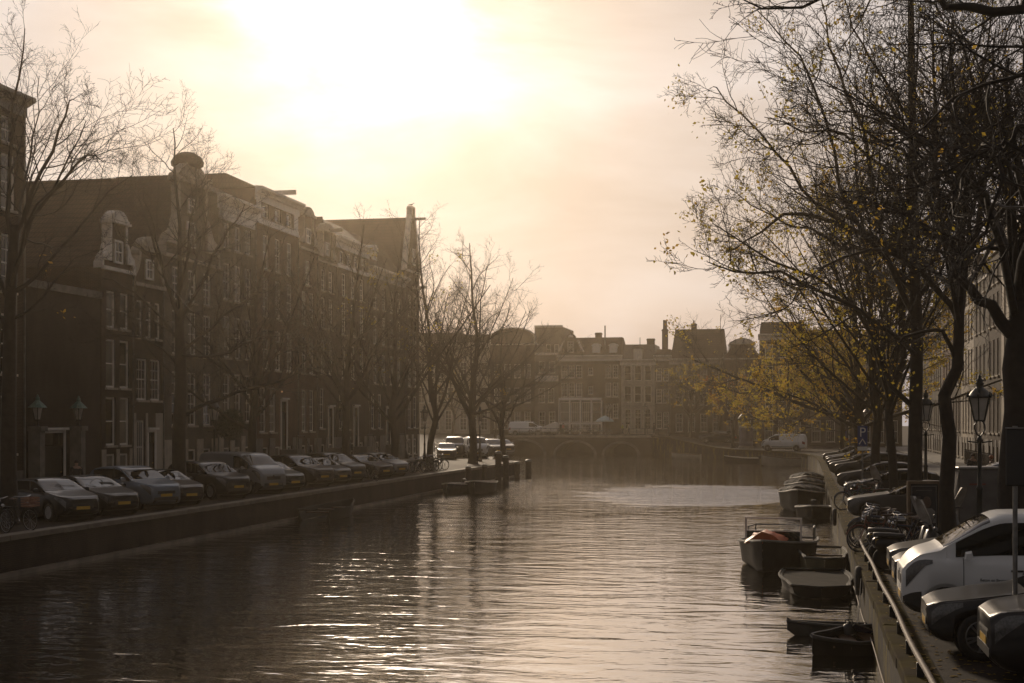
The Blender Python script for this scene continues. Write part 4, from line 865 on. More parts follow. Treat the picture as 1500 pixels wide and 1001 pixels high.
# near tree standing right of the frame: only its overhanging branches are seen
b_ = Vector((6.6, 17.5, 0))
t = Tree(71, nch=(8,8,7,6), twig=.004, trop=(.0,-.01,-.03,-.04)); p = catmull([(0,0,-.1),(.1,0,2),(0,.1,4),(-.1,.1,6.5)], 9); t.big.append((p, [.42*(1-.3*i/9) for i in range(len(p))]))
for pl, r0 in (([(1560,-10),(1500,12),(1430,14),(1380,5),(1340,-12),(1300,-40)], 0.072), ([(1600,-70),(1480,-40),(1350,-45),(1230,-6),(1160,12),(1110,9),(1080,-4)], 0.036), ([(1620,120),(1560,170),(1500,190),(1470,230),(1450,300),(1440,370)], 0.050), ([(1640,160),(1570,240),(1520,250),(1480,210),(1430,230),(1390,290)], 0.043), ([(1620,60),(1540,110),(1480,120),(1400,150),(1320,200)], 0.043)):
    q = loc_pts(b_, pl); t.limb([p[-2] if pl[0][1] < 100 else p[-4]] + q, r0*1.3, r0*.18, L=2.6 if pl[0][1] < 0 else 4.2)
finish_tree(t, 'tree', 'near tree just outside the right edge whose branches hang into the top corner', b_, GR, [(LEAF_Y, 60, .045, 1)])
# ------------------------------------------------------------------ cars and vans (nose at x = 0, tail at x = L, left side is y < 0)
def paint(name, c, rough=.32, metal=.0): return mat(name, c, rough, .06, 1.5, metal=metal, coat=.3, spec=.3)
P_BLACK = paint('black_car_paint', (.010,.010,.011)); P_NAVY = paint('navy_car_paint', (.012,.016,.026)); P_GREY = paint('grey_car_paint', (.06,.06,.058), .35, .3)
P_SILVER = paint('silver_car_paint', (.20,.21,.22), .35, .3); P_BLUE = paint('silver_blue_car_paint', (.15,.18,.22), .33, .3); P_WHITE = paint('white_car_paint', (.74,.74,.72), .4); P_BROWN = paint('brown_car_paint', (.035,.027,.022)); P_RED = paint('dark_red_car_paint', (.10,.018,.015)); P_GREEN = paint('dark_green_car_paint', (.014,.022,.017))
CGLASS = mat('car_glass', (.008,.009,.009), .03, .2, 1.0, spec=.45); TYRE = mat('tyre_rubber', (.014,.014,.014), .8, .3, 8.0); RIM = mat('alloy_rim', (.32,.32,.32), .3, .2, 6.0, metal=.8); BPL = mat('black_plastic', (.016,.016,.016), .5, .2, 5.0)
LAMP_C = mat('headlamp_glass', (.10,.10,.098), .10, .35, 30.0, spec=.8); LAMP_R = mat('tail_lamp', (.22,.012,.01), .2, .2, 8.0); PLATE = mat('yellow_number_plate', (.55,.33,.03), .45, .15, 20.0); PTXT = mat('plate_letters', (.02,.02,.02), .5, .1, 5.0); CHROME = mat('chrome', (.5,.5,.5), .15, .1, 5, metal=1)
def pw(tab, x):
    for (x0, v0), (x1, v1) in zip(tab, tab[1:]):
        if x <= x1: return v0 + (v1-v0)*max(0.0, (x-x0)/(x1-x0 or 1))
    return tab[-1][1]
def pws(tab, x, e=.10):                        # rounded polyline
    return sum(pw(tab, x + e*k/3) * wgt for k, wgt in ((-3,1),(-2,2),(-1,3),(0,4),(1,3),(2,2),(3,1))) / 16
CARS = {
 'hatch': dict(L=4.2, W=1.78, H=1.47, ax=(.82,3.40), r=.315, top=[(0,.76),(.12,.86),(.95,1.0),(1.15,1.03),(1.95,1.42),(2.4,1.47),(3.2,1.43),(3.75,1.30),(4.1,.98),(4.2,.85)], belt=[(0,.74),(.15,.82),(1.0,.95),(2.5,.96),(3.8,1.0),(4.2,.86)], win=(1.25,3.55), cab=(1.12,3.95)),
 'sedan': dict(L=4.65, W=1.82, H=1.44, ax=(.74,3.62), r=.34, top=[(0,.73),(.12,.82),(1.1,.97),(1.35,1.0),(2.2,1.38),(2.7,1.44),(3.2,1.41),(3.95,1.08),(4.4,1.04),(4.58,.95),(4.65,.8)], belt=[(0,.71),(.15,.79),(1.2,.94),(2.5,.95),(4.3,1.0),(4.65,.82)], win=(1.45,3.75), cab=(1.32,4.0)),
 'suv': dict(L=4.6, W=1.88, H=1.68, ax=(.88,3.60), r=.36, top=[(0,.90),(.10,1.0),(1.0,1.13),(1.2,1.16),(1.95,1.58),(2.4,1.68),(3.5,1.65),(4.1,1.55),(4.5,1.12),(4.6,.9)], belt=[(0,.88),(.12,.96),(1.0,1.08),(2.5,1.08),(4.2,1.12),(4.6,.95)], win=(1.3,4.0), cab=(1.18,4.4)),
 'van': dict(L=4.98, W=1.92, H=1.97, ax=(.70,3.98), r=.345, top=[(0,.90),(.08,1.08),(.28,1.24),(.62,1.34),(1.30,1.80),(1.60,1.93),(3.0,1.97),(4.8,1.94),(4.93,1.75),(4.98,1.2)], belt=[(0,.88),(.08,1.03),(.28,1.15),(1.4,1.12),(4.7,1.12),(4.98,.98)], win=(.86,2.02), cab=(.68,4.9)),
}
def car_section(c, x):
    L, Wd, H = c['L'], c['W'], c['H']; hw = Wd/2
    u = min(x, .9)/.9; v = min(L-x, .7)/.7
    plan = 1 - (.34 if c['H'] < 1.9 else .24)*(1-u)**2.6 - .12*(1-v)**2.6
    hw *= plan
    zb = .20 + .17*max(0, 1-x/.30)**2.0 + .12*max(0, 1-(L-x)/.4)**1.5
    arch = 0
    for a in c['ax']:
        rr = c['r'] + .055
        if abs(x-a) < rr: arch = max(arch, c['r'] - .01 + math.sqrt(rr*rr-(x-a)**2))
    zs = pws(c['belt'], x) - (.13 if c['H'] < 1.9 else .05)*max(0, 1-x/.24)**2.0; zt = max(zs + .005, pws(c['top'], x, .12))
    fr = max(0, min(1, (zt - zs - .02)/(c['H'] - zs - .02))) if c['cab'][0] < x < c['cab'][1] else 0
    lo = max(zb + .06, arch); zm = max(lo + .02, .52*zs + .05); zh = max(zm + .01, zs - .10)
    tum = .80 if c is not CARS['van'] else .86
    rw = hw*(.90 - (.90-tum)*fr)
    pts = [(0, zb), (hw*.62, zb), (hw*(.955 if lo < .4 else .985), lo if arch else zb + .05), (hw*.995, max(lo + .012, zb + .13)), (hw, zm), (hw*.992, zh), (hw*.955, zs), (rw + (hw*.955-rw)*.06 if fr > .05 else rw, zs + (zt-zs)*(.10 if fr > .05 else .45)), (rw, zs + (zt-zs)*(.86 if fr > .05 else .75)), (rw*.90, zs + (zt-zs)*.955), (rw*.62, zt - (.008)), (0, zt)]
    return pts
def car_surf(c, x, k):                         # point on the body skin (right half, y > 0)
    p = car_section(c, x); i = min(len(p)-2, int(k)); f = k - i; return (p[i][0]*(1-f)+p[i+1][0]*f, p[i][1]*(1-f)+p[i+1][1]*f)
def skin_patch(c, xs, ks, off, side=1, n_up=0.0):
    """patch of the body skin lifted by off, xs / ks are lists or functions"""
    b = MB(); P = []
    for x in xs:
        row = []
        for k in ks(x) if callable(ks) else ks:
            y, z = car_surf(c, x, k); y2, z2 = car_surf(c, x, min(k+.15, 10.99)); y1, z1 = car_surf(c, x, max(k-.15, 0))
            ny, nz = (z2-z1), -(y2-y1); l = math.hypot(ny, nz) or 1
            row.append((x, side*(y + off*ny/l), z + off*nz/l))
        P.append(row)
    n = len(P[0]); b.add([p for r in P for p in r], [((i*n+j, i*n+j+1, (i+1)*n+j+1, (i+1)*n+j) if side > 0 else (i*n+j, (i+1)*n+j, (i+1)*n+j+1, i*n+j+1)) for i in range(len(P)-1) for j in range(n-1)])
    return b
def lin(a, b, n): return [a + (b-a)*i/(n-1) for i in range(n)]
def wheel(parent, c, x, y, side, near):
    r = c['r']; w = .21
    wo = MB().lathe([(r*.66,-.09),(r*.72,-.105),(r*.93,-.10),(r,-.075),(r,.075),(r*.93,.10),(r*.72,.105),(r*.66,.09),(r*.60,-.02)], 28 if near else 18, (0,0,0), axis='y').build('wheel', TYRE, parent, True, (x, y, r))
    b = MB(); s = side
    b.lathe([(r*.70,s*.088),(r*.70,s*.098),(r*.64,s*.10),(r*.63,s*.03),(.001,s*.028)], 28 if near else 18, axis='y')
    n = 10 if near else 5
    for i in range(n):
        a = 2*math.pi*(i/n) + (.16*(1 if i % 2 else -1) if near else 0)
        b.bar((math.cos(a)*.05, s*.075, math.sin(a)*.05), (math.cos(a)*r*.66, s*.085, math.sin(a)*r*.66), .035 if near else .06, .03, up=(0,1,0))
    b.lathe([(.06,s*.03),(.055,s*.095),(.001,s*.10)], 10, axis='y')
    b.build('rim', RIM if True else None, wo)
def make_car(kind, name, label, cat, body_m, loc, heading, group, detail=1, name_extra=None, lights_m=None):
    """heading: direction the nose points, degrees from +X; loc: ground point below the nose centre"""
    c = CARS[kind]; L = c['L']
    r = thing(name, label, cat, loc, R(heading + 180), group)
    xs = sorted(set([0, .02, .05, .09, .14, .2, .28, .38] + lin(.45, L-.4, 34 if detail else 22) + [L-.3, L-.2, L-.12, L-.06, L-.02, L] + [a + k*(c['r']+.055) for a in c['ax'] for k in (-1,-.995,-.97,-.92,-.85,-.75,-.6,-.4,-.2,0,.2,.4,.6,.75,.85,.92,.97,.995,1)]))
    sec = [car_section(c, x) for x in xs]; b = MB(); n = len(sec[0])
    ring = []
    for x, s in zip(xs, sec): ring.append([(x, y, z) for y, z in s] + [(x, -y, z) for y, z in reversed(s[1:-1])])
    b.rings(ring); o = b.build('body', body_m, r); fixn(o, 62)
    # wheel wells
    for a in c['ax']:
        w = MB(); w.lathe([(c['r']+.045,-c['W']/2+.27),(c['r']+.045,c['W']/2-.27)], 18, (a,0,c['r']), axis='y')
        w.build('wheel_well', BPL, r)
    # glass
    k0, k1 = 7.12, 7.95
    wx = lin(c['win'][0], c['win'][1], 14)
    def ksf(x):
        s = car_section(c, x); y, z = zip(*s); zs, zt = z[6], z[11]
        return [7.05, 7.35, 7.65, 7.93]
    for sd in (-1, 1):
        skin_patch(c, [x for x in wx if car_section(c, x)[8][1]-car_section(c, x)[7][1] > .03], ksf, .006, sd).build('side_window', CGLASS, r)
    if kind != 'van':
        for sd in (-1, 1):
            for px_ in ((c['win'][0]*.55 + c['win'][1]*.45),) : skin_patch(c, [px_-.04, px_+.04], [7.0,7.5,8.0], .010, sd).build('door_pillar', BPL, r)
    top = c['top']; wi = 2 if kind != 'van' else 2
    wb, wt_ = (top[3][0]+.04, top[4][0]+ .12)
    for nm_, (xa, xb) in (('windscreen', (wb, wt_)),) + ((('rear_window', (top[-3][0]-.42 if kind == 'sedan' else top[-3][0]-.02, top[-2][0]-.08)),) if kind != 'van' else ()):
        if kind == 'sedan' and nm_ == 'rear_window': xa, xb = 3.28, 3.9
        if kind == 'hatch' and nm_ == 'rear_window': xa, xb = 3.72, 4.04
        if kind == 'suv' and nm_ == 'rear_window': xa, xb = 4.12, 4.44
        A = skin_patch(c, lin(xa, xb, 8), lin(8.35, 11, 6), .007, 1); Bm = skin_patch(c, lin(xa, xb, 8), lin(8.35, 11, 6), .007, -1)
        A.add(Bm.v, Bm.f); A.build(nm_, CGLASS, r, True)
    # front: lamps, grille, bumper intake, plate
    hz = pws(c['belt'], .06) - .04
    for sd in (-1, 1):
        p = skin_patch(c, [.05,.08,.12,.18,.26,.36,.48], lambda x: lin(4.35 + .95*min(1, x/.48)**1.5, 5.9, 5), .012, sd); ho_ = p.build('headlight', lights_m or LAMP_C, r, True)
    def nose_x(y, z):                         # where the nose skin is, for a point of the front
        for k_ in range(60):
            x_ = k_*.01; p_ = car_section(c, x_)
            if p_[0][1] + .01 <= z <= p_[6][1]:
                for (ya, za), (yb, zb_) in zip(p_[1:7], p_[2:7]):
                    if za <= z <= zb_ and abs(y) <= max(ya, yb): return x_
        return .3
    def face(x, y0, y1, z0, z1, m, nm_, n=7, bow=.10, t=.012):
        bb = MB(); pts = lin(y0, y1, n)
        flat = nm_ == 'number_plate'; xf0 = nose_x(0, (z0+z1)/2)
        bb.rings([[((xf0 if flat else nose_x(y, z0))-t, y, z0),((xf0 if flat else nose_x(y, (z0+z1)/2))-t, y, (z0+z1)/2),((xf0 if flat else nose_x(y, z1))-t, y, z1),((xf0 if flat else nose_x(y, z1))+.06, y, z1),((xf0 if flat else nose_x(y, z0))+.06, y, z0)] for y in pts]); return bb.build(nm_, m, r)
    face(.0, -.40, .40, hz-.26, hz-.10, BPL, 'grille', bow=.06, t=.010)
    face(.0, -.55, .55, .27, .29+ (hz-.30)*.36, BPL, 'bumper_intake', bow=.05, t=.008)
    pl = face(-.012, -.26, .26, .42 if kind != 'suv' else .52, .53 if kind != 'suv' else .63, PLATE, 'number_plate', n=3, bow=.0, t=.012)
    bd = MB().lathe([(.001,-.02),(.045,-.018),(.045,0)], 10, (nose_x(0, hz-.07)-.004,0,hz-.07), axis='x').build('badge', CHROME, r)
    for sd in (-1, 1):
        skin_patch(c, [L-.34,L-.24,L-.14,L-.07,L-.03], lin(4.5, 6.0, 4), .012, sd).build('tail_light', LAMP_R, r, True)
        mx, mz = c['win'][0]+.18, pws(c['belt'], c['win'][0]+.18)+.05; my = car_section(c, mx)[6][0]
        m_ = MB(); m_.rings([[(mx + q*dx_, sd*(my+.02+yy), mz + zz*q) for dx_, zz in ((-.06,-.0),(-.04,.11),(.05,.13),(.08,.02),(.02,-.03))] for yy, q in ((-.02,.5),(.05,1),(.14,1.05),(.20,.8))]); fixn(m_.build('mirror', body_m, r), 40)
        for dx_ in ((c['win'][0]*.5+c['win'][1]*.5-.1), c['win'][1]-.25) if kind != 'van' else (1.84,):
            dz = pws(c['belt'], dx_)-.14; dy = car_surf(c, dx_, 5)[0]; hb = MB(); hb.box((dx_-.1, sd*(dy-.01), dz-.016),(dx_+.1, sd*(dy+.022), dz+.016), bev=.007); hb.build('door_handle', BPL if detail > 1 else body_m, r)
        for a in c['ax']: wheel(r, c, a, sd*(c['W']/2-.125), sd, detail > 1)
        if kind == 'van': skin_patch(c, lin(c['ax'][0]+.45, c['ax'][1]-.45, 6), [3.3,3.6], .012, sd).build('side_trim', BPL, r)
        sill = skin_patch(c, lin(c['ax'][0]+c['r']+.1, c['ax'][1]-c['r']-.1, 6), [2.0,2.5,3.05], .008, sd).build('sill', BPL, r)
        if kind == 'van':
            skin_patch(c, [.0,.03,.07,.13,.2,.27,.30], lin(1.6, 3.85, 6), .012, sd).build('front_bumper', BPL, r)
        # door shut lines
        if detail > 1:
            for dx_ in ((.98, 2.12) if kind == 'van' else (c['win'][0]+.05, (c['win'][0]+c['win'][1])/2, c['win'][1]-.15)):
                q = skin_patch(c, [dx_-.006, dx_+.006], lin(3.2, 8.3 if kind == 'van' and dx_ > 2 else 6.9, 9), .003, sd); q.build('shut_line', BPL, r)
    return r
def on_nose(px, X): return onX(px, X)
G_L = 'cars parked side by side along the left quay'; G_R = 'cars parked nose to the water on the right quay'
HL = -31
left_cars = [  # (pixel of the number plate, kind, paint, label)
 (122,'hatch',P_BLACK,'black hatchback first in the left row, nearest the bicycle'), (182,'sedan',P_BLACK,'low black saloon between the black hatchback and the silver-blue car'), (244,'suv',P_BLUE,'silver-blue off-roader with broad dark grille'),
 (281,'hatch',P_BROWN,'small dark brown car right of the silver-blue one'), (350,'suv',P_BLACK,'black off-roader parked left of the silver van'), (401,'van',P_SILVER,'silver delivery van parked behind the left lamp post'),
 (433,'hatch',P_GREEN,'dark green hatchback right of the silver van'), (476,'suv',P_BROWN,'dark brown off-roader in the middle of the left row'), (503,'hatch',P_NAVY,'small navy car after the brown off-roader'), (524,'suv',P_GREY,'grey off-roader left of the gap with the parked bicycle'),
 (566,'sedan',P_BROWN,'dark saloon just right of the gap with the parked bicycle'), (589,'hatch',P_SILVER,'silver hatchback at the far end of the left row')]
for px, kd, pm_, lab in left_cars:
    p = onX(px, -24.3 if kd != 'van' else -24.5)
    make_car(kd, 'parked_van' if kd == 'van' else 'parked_car', lab, 'van' if kd == 'van' else 'car', pm_, p, HL, G_L)
# quay corner beyond: vans and cars facing the camera
for px, d, kd, pm_, hd, lab in ((655,126,'hatch',P_GREY,-75,'grey car beside the bicycles at the left quay corner'), (666,133,'van',P_NAVY,-76,'dark van facing us at the left quay corner'), (701,131,'van',P_WHITE,-70,'white van between two trunks at the left quay corner'),
     (679,146,'suv',P_WHITE,-76,'pale car half hidden behind the dark van'), (731,138,'suv',P_GREY,-62,'grey car behind the corner mooring posts'), (745,150,'hatch',P_BLACK,-60,'dark car farthest out at the left quay corner')):
    make_car(kd, 'parked_van' if kd == 'van' else 'parked_car', lab, 'van' if kd == 'van' else 'car', pm_, at(px, d), hd, 'vehicles at the left quay corner', 0)
# near right bank, seen from the side
v_ = at(1306, 24.9); v_.x = 1.42
van = make_car('van', 'parked_van', 'white delivery van with dark lettering on its door, nose over the rail', 'van', P_WHITE, (1.72, 25.9, 0), 180, G_R, 2)
def door_text(txt, x, z, size, parent, m):
    cu = bpy.data.curves.new('door_lettering', 'FONT'); cu.body = txt; cu.size = size; cu.extrude = .0008; cu.materials.append(m)
    o = bpy.data.objects.new('door_lettering', cu); COL.objects.link(o); o.parent = parent
    y = car_surf(CARS['van'], x, 4.2)[0]; o.location = (x, -(y+.006), z); o.rotation_euler = (R(90), 0, 0); return o
nose_black = at(1357, 22.4)
make_car('sedan', 'parked_car', 'black saloon with many-spoked alloy wheel in front of the white van', 'car', P_BLACK, (1.86, 22.55, 0), 180, G_R, 2)
make_car('suv', 'parked_car', 'dark car in the bottom right corner, only its nose in the picture', 'car', P_BLACK, (2.43, 20.1, 0), 181, G_R, 2)
make_car('hatch', 'parked_car', 'dark hatchback directly behind the white van', 'car', P_NAVY, (1.80, 28.9, 0), 180, G_R, 1)
make_car('sedan', 'parked_car', 'dark grey saloon second behind the white van', 'car', P_GREY, (1.85, 31.4, 0), 180, G_R, 1)
make_car('van', 'parked_van', 'silver van on the road, its long roof just showing above the dark cars', 'van', P_SILVER, (4.2, 35.0, 0), 178, 'vehicles on the right-hand road', 1)
make_car('sedan', 'parked_car', 'grey saloon behind the heap of bicycles', 'car', P_GREY, (1.62, 51.0, 0), 180, G_R, 1)
rc = [(62,'hatch',P_BLACK,'black hatchback beyond the grey saloon'),(73,'hatch',P_NAVY,'dark car just before the blue parking sign'),(84,'suv',P_BLACK,'black off-roader near the blue parking sign'),(92,'hatch',P_GREY,'grey hatchback in the middle of the far right-bank cars'),(98,'sedan',P_BROWN,'brown car among the far right-bank cars'),(104,'hatch',P_BLACK,'dark hatchback among the far right-bank cars, third from the bend'),(110,'sedan',P_SILVER,'silver car second from the quay bend'),(117,'hatch',P_GREEN,'dark green car at the quay bend, last of the right row')]
for yy, kd, pm_, lab in rc: make_car(kd, 'parked_car', lab, 'car', pm_, (1.9 + .1*math.sin(yy), yy, 0), 178, G_R, 0)
make_car('suv', 'parked_car', 'pale car standing on the road behind the right-bank trunks', 'car', P_SILVER, (6.4, 66, 0), 182, 'vehicles on the right-hand road', 0)
# far quay and bridge
for px, d, kd, pm_, hd, lab in ((1117,164,'van',P_WHITE,172,'white van on the far quay under the golden tree'),(1027,186,'sedan',P_BLACK,180,'black saloon with shiny roofline on the far quay'),(1024,191,'hatch',P_NAVY,180,'dark car behind the shiny black saloon on the far quay')):
    q = at(px, d); q.z = ground_z(q.x, q.y)
    make_car(kd, 'parked_van' if kd == 'van' else 'parked_car', lab, 'van' if kd == 'van' else 'car', pm_, q, hd, None, 0)
q = at(797, 201); q.z = ground_z(q.x, q.y) + .02
make_car('van', 'parked_van', 'white van standing on the bridge', 'van', P_WHITE, q, 0, None, 0)
# ------------------------------------------------------------------ street lamps
LGLASS = mat('lamp_pane', (.50,.46,.40), .35, .25, 3.0, trans=.0); LIGHTC = mat('opal_glass', (.6,.56,.5), .3, .1, 3)
COPPER = mat('verdigris_copper', (.10,.19,.15), .6, .3, 8.0)
LAMP_GREEN = mat('lamp_post_iron', (.014,.018,.015), .4, .3, 6.0)
def make_lantern(r, z, s=1.0, cap=None):
    """six-sided tapering lantern: frame bars, panes, crowned roof"""
    cap = cap or LAMP_GREEN; n = 6; rb, rt, h = .15*s, .29*s, .62*s
    P = lambda rr, k: (rr*math.cos(2*math.pi*k/n), rr*math.sin(2*math.pi*k/n))
    f = MB()
    for k in range(n):
        a, b2 = P(rb, k), P(rt, k); f.bar((*a, z), (*b2, z+h), .028*s, .028*s, up=(.3,.2,1))
        for rr, zz in ((rb, z), (rt, z+h)): f.bar((*P(rr, k), zz), (*P(rr, k+1), zz), .03*s, .03*s)
    f.lathe([(rb*1.1,-.03*s),(rb*1.1,.01*s),(.001,.012*s)], 6, (0,0,z)); f.build('lantern_frame', LAMP_GREEN, r)
    g = MB()
    for k in range(n):
        a, b2, c, d = P(rb*.96, k), P(rb*.96, k+1), P(rt*.96, k+1), P(rt*.96, k); g.add([(*a, z+.01), (*b2, z+.01), (*c, z+h-.01), (*d, z+h-.01)], [(0,1,2,3)])
    g.build('lantern_pane', LGLASS, r)
    b = MB(); b.lathe([(.03*s,0),(.045*s,.05*s),(.05*s,.12*s),(.025*s,.17*s),(.001,.19*s)], 8, (0,0,z+.02)); b.build('lamp_holder', BLACK, r)
    c = MB(); c.lathe([(rt*1.12,h-.02*s),(rt*1.16,h+.02*s),(rt*1.02,h+.05*s),(rt*.80,h+.15*s),(rt*.46,h+.25*s),(rt*.30,h+.27*s),(rt*.34,h+.34*s),(rt*.42,h+.37*s),(rt*.30,h+.41*s),(rt*.36,h+.46*s),(rt*.14,h+.52*s),(rt*.16,h+.57*s),(.001,h+.62*s)], 12, (0,0,z))
    for k in range(n):
        a = P(rt*1.14, k); c.lathe([(.03*s,0),(.045*s,.05*s),(.02*s,.10*s),(.001,.14*s)], 6, (*a, z+h))
    c.build('lantern_roof', cap, r, True)
def make_lamp(label, loc, group):
    r = thing('street_lamp', label, 'street lamp', loc, .3, group)
    b = MB(); b.lathe([(.20,0),(.20,.14),(.15,.20),(.14,.75),(.17,.80),(.12,.88),(.085,1.05),(.075,1.6),(.10,1.66),(.06,1.74),(.052,2.9),(.09,2.95),(.06,3.02),(.04,3.10)], 14)
    b.build('post', LAMP_GREEN, r, True)
    s = MB()
    for a in (0, math.pi):
        s.tube([(math.cos(a)*x, math.sin(a)*x, z) for x, z in ((.03,3.08),(.10,3.16),(.15,3.27),(.14,3.38),(.08,3.47),(.06,3.52))], .022, 6)
        s.tube([(math.cos(a)*x, math.sin(a)*x, z) for x, z in ((.05,2.9),(.28,2.93),(.34,2.93))], .02, 6)
    s.build('bracket', LAMP_GREEN, r)
    make_lantern(r, 3.5); return r
GLL = 'crowned street lamps along the left quay'; GLR = 'crowned street lamps along the right quay'
lamp = make_lamp('nearest and largest crowned lamp post, before the sunlit right facades', onX(1435, 4.75), GLR)
for px, X, lab in ((1356,4.95,'second lamp post from the right edge, between two thick trunks'),(1300,5.1,'lamp post half hidden by a thin trunk on the right bank'),(1270,5.2,'farthest lamp post of the right bank, just above the blue parking sign')):
    dup(lamp, onX(px, X), .1, lab, GLR)
for px, X, lab in ((314,-29.4,'left-bank lamp post rising above the silver van'),(502,-29.4,'lamp post before the stoops in the middle of the left row'),(622,-28.6,'lamp post just right of the tall end house'),(703,-26.8,'lamp post at the left quay corner, right of the tallest bare tree')):
    dup(lamp, onX(px, X), .5, lab, GLL)
for px, d, lab in ((893,207,'lamp post on the bridge in front of the white shopfront'),(945,209,'lamp post before the pale stone mansard house'),(1133-61,176,'lamp post left of the advertising column')):
    q = at(px, d); q.z = ground_z(q.x, q.y); dup(lamp, q, .2, lab, 'crowned street lamps by the bridge')
for xx, lab in ((LPX[0],'left one of the two green copper lanterns on the gate piers'),(LPX[1],'right one of the two green copper lanterns on the gate piers')):
    q = Vector((XL + .4, yl(36.5) + xx, 3.23)); r = thing('pier_lantern', lab, 'lantern', q, 0, 'green gate lanterns'); MB().lathe([(.12,-.01),(.05,.05),(.05,.25),(.12,.30)], 8).build('stem', BLACK, r); make_lantern(r, .30, .95, COPPER)
    MB().lathe([(.44,.0),(.40,.04),(.10,.34),(.05,.42),(.001,.52)], 10, (0,0,.86)).build('copper_hood', COPPER, r)

# ------------------------------------------------------------------ bicycles and scooters
FRAMES = [BLACK, mat('blue_frame', (.02,.04,.09), .4, .1, 4), mat('red_frame', (.12,.02,.015), .4, .1, 4), mat('grey_frame', (.10,.10,.10), .35, .1, 4, metal=.5), mat('green_frame', (.02,.06,.035), .4, .1, 4)]
SADDLE = mat('saddle_leather', (.05,.025,.015), .5, .2, 6)
def make_bike(label, loc, rz, group, fm=BLACK, tilt=0.06, crate=None):
    r = thing('bicycle', label, 'bicycle', loc, rz, group); r.rotation_euler = (tilt, 0, rz)
    f = MB(); A, B_, C_, D = (-.52,0,.35), (0.02,0,.30), (-.17,0,.86), (.36,0,.88)
    for p, q, w in ((A,B_,.014),(A,C_,.011),(B_,C_,.017),(B_,D,.019),((-.13,0,.76),(.37,0,.80),.017),((.33,0,.98),(.41,0,.62),.019),((.41,0,.62),(.54,.0,.35),.014)): f.tube([p, q], w, 6)
    f.build('frame', fm, r)
    for x in (-.52, .54):
        w = MB(); n = 26; ring = [(x+.335*math.cos(2*math.pi*k/n), 0, .35+.335*math.sin(2*math.pi*k/n)) for k in range(n+1)]
        w.tube(ring, .019, 6, cap=False); wo = w.build('wheel', TYRE, r)
        s = MB(); s.tube([(x+.310*math.cos(2*math.pi*k/n), 0, .35+.310*math.sin(2*math.pi*k/n)) for k in range(n+1)], .009, 5, cap=False)
        for k in range(14):
            a = 2*math.pi*k/14; s.bar((x,.03*(1 if k%2 else -1),.35), (x+.31*math.cos(a),0,.35+.31*math.sin(a)), .004, .004, up=(0,1,0))
        s.build('rim', RIM, wo)
        m = MB(); m.tube([(x+.375*math.cos(a), 0, .35+.375*math.sin(a)) for a in [R(20)+R(150)*k/9 for k in range(10)]], .022, 5); m.build('mudguard', fm, r)
    h = MB(); h.tube([(.32,0,.98),(.30,0,1.07)], .014, 6); h.tube([(.12,-.29,1.08),(.28,-.27,1.11),(.33,-.1,1.08),(.33,.1,1.08),(.28,.27,1.11),(.12,.29,1.08)], .013, 6); h.build('handlebar', CHROME, r)
    s = MB(); s.tube([(-.17,0,.86),(-.2,0,.97)], .013, 6); s.rings([[(x, w, z),(x, w*.4, z+.035),(x, -w*.4, z+.035),(x, -w, z),(x, 0, z-.03)] for x, w, z in ((-.34,.05,.99),(-.30,.10,.995),(-.20,.07,.985),(-.06,.02,.98))]); s.build('saddle', SADDLE, r)
    k = MB(); k.tube([(-.75,.06,.72),(-.30,.06,.74)], .008, 5); k.tube([(-.75,-.06,.72),(-.30,-.06,.74)], .008, 5); k.tube([(-.62,.0,.72),(-.52,.0,.36)], .008, 5); k.box((-.72,-.07,.735),(-.34,.07,.745)); k.build('carrier', fm, r)
    MB().lathe([(.05,-.02),(.06,0),(.05,.03),(.001,.035)], 8, (.44,0,.86), axis='x').build('headlight', CHROME, r)
    MB().lathe([(.085,-.01),(.09,0),(.085,.01)], 10, (0.02,-.05,.30), axis='y').build('chainring', CHROME, r)
    if crate:
        b = MB(); x0, x1, y0, y1, z0, z1 = .38,.78,-.2,.2,.80,1.04
        for q in range(4):
            z = z0 + (z1-z0)*q/3
            for p1, p2 in (((x0,y0,z),(x1,y0,z)),((x1,y0,z),(x1,y1,z)),((x1,y1,z),(x0,y1,z)),((x0,y1,z),(x0,y0,z))): b.bar(p1, p2, .012, .05)
        b.box((x0,y0,z0),(x1,y1,z0+.015)); b.build('crate', crate, r)
    return r
rb = random.Random(77)
CRATE = mat('faded_crate', (.24,.11,.07), .6, .2, 5)
bk = make_bike('bicycle with a faded front crate at the left edge of the quay', onX(28, -24.4) , R(-20), 'bicycles on the left quay', BLACK, .05, CRATE)
plain = make_bike('second black bicycle cut by the left edge of the picture', onX(-4, -24.6), R(-30), 'bicycles on the left quay', BLACK, .07)
dup(plain, onX(541, -24.2), R(-35), 'bicycle parked in the gap between two cars of the left row', 'bicycles on the left quay')
def bikes(n, place, labf, group):
    for i in range(n):
        l, rz = place(i); o = dup(plain, l, rz, labf(i), group, {'black_iron': FRAMES[rb.randrange(5)]}); o.rotation_euler = (rb.uniform(-.16,.16), 0, rz)
def corner_place(i):
    q = onX(610 + 4.6*i, -25.2 + rb.uniform(-.5,.3)); return q, R(-28 + rb.uniform(-14,14))
bikes(8, corner_place, lambda i: 'bicycle in the dark row parked before the left quay corner', 'bicycles before the left quay corner')
def far_place(i):
    q = at(636 + 6*i, 160 + rb.uniform(-4,8)); q.z = ground_z(q.x, q.y); return q, R(rb.uniform(50,120))
bikes(9, far_place, lambda i: 'bicycle glinting in the sunlit crowd beyond the left quay corner', 'sunlit bicycles beyond the left quay corner')
def heap_place(i):
    y_ = 37.6 + i*.62; return Vector((2.35 + rb.uniform(-.35,.5), y_, 0)), R(180 + rb.uniform(-22,22))
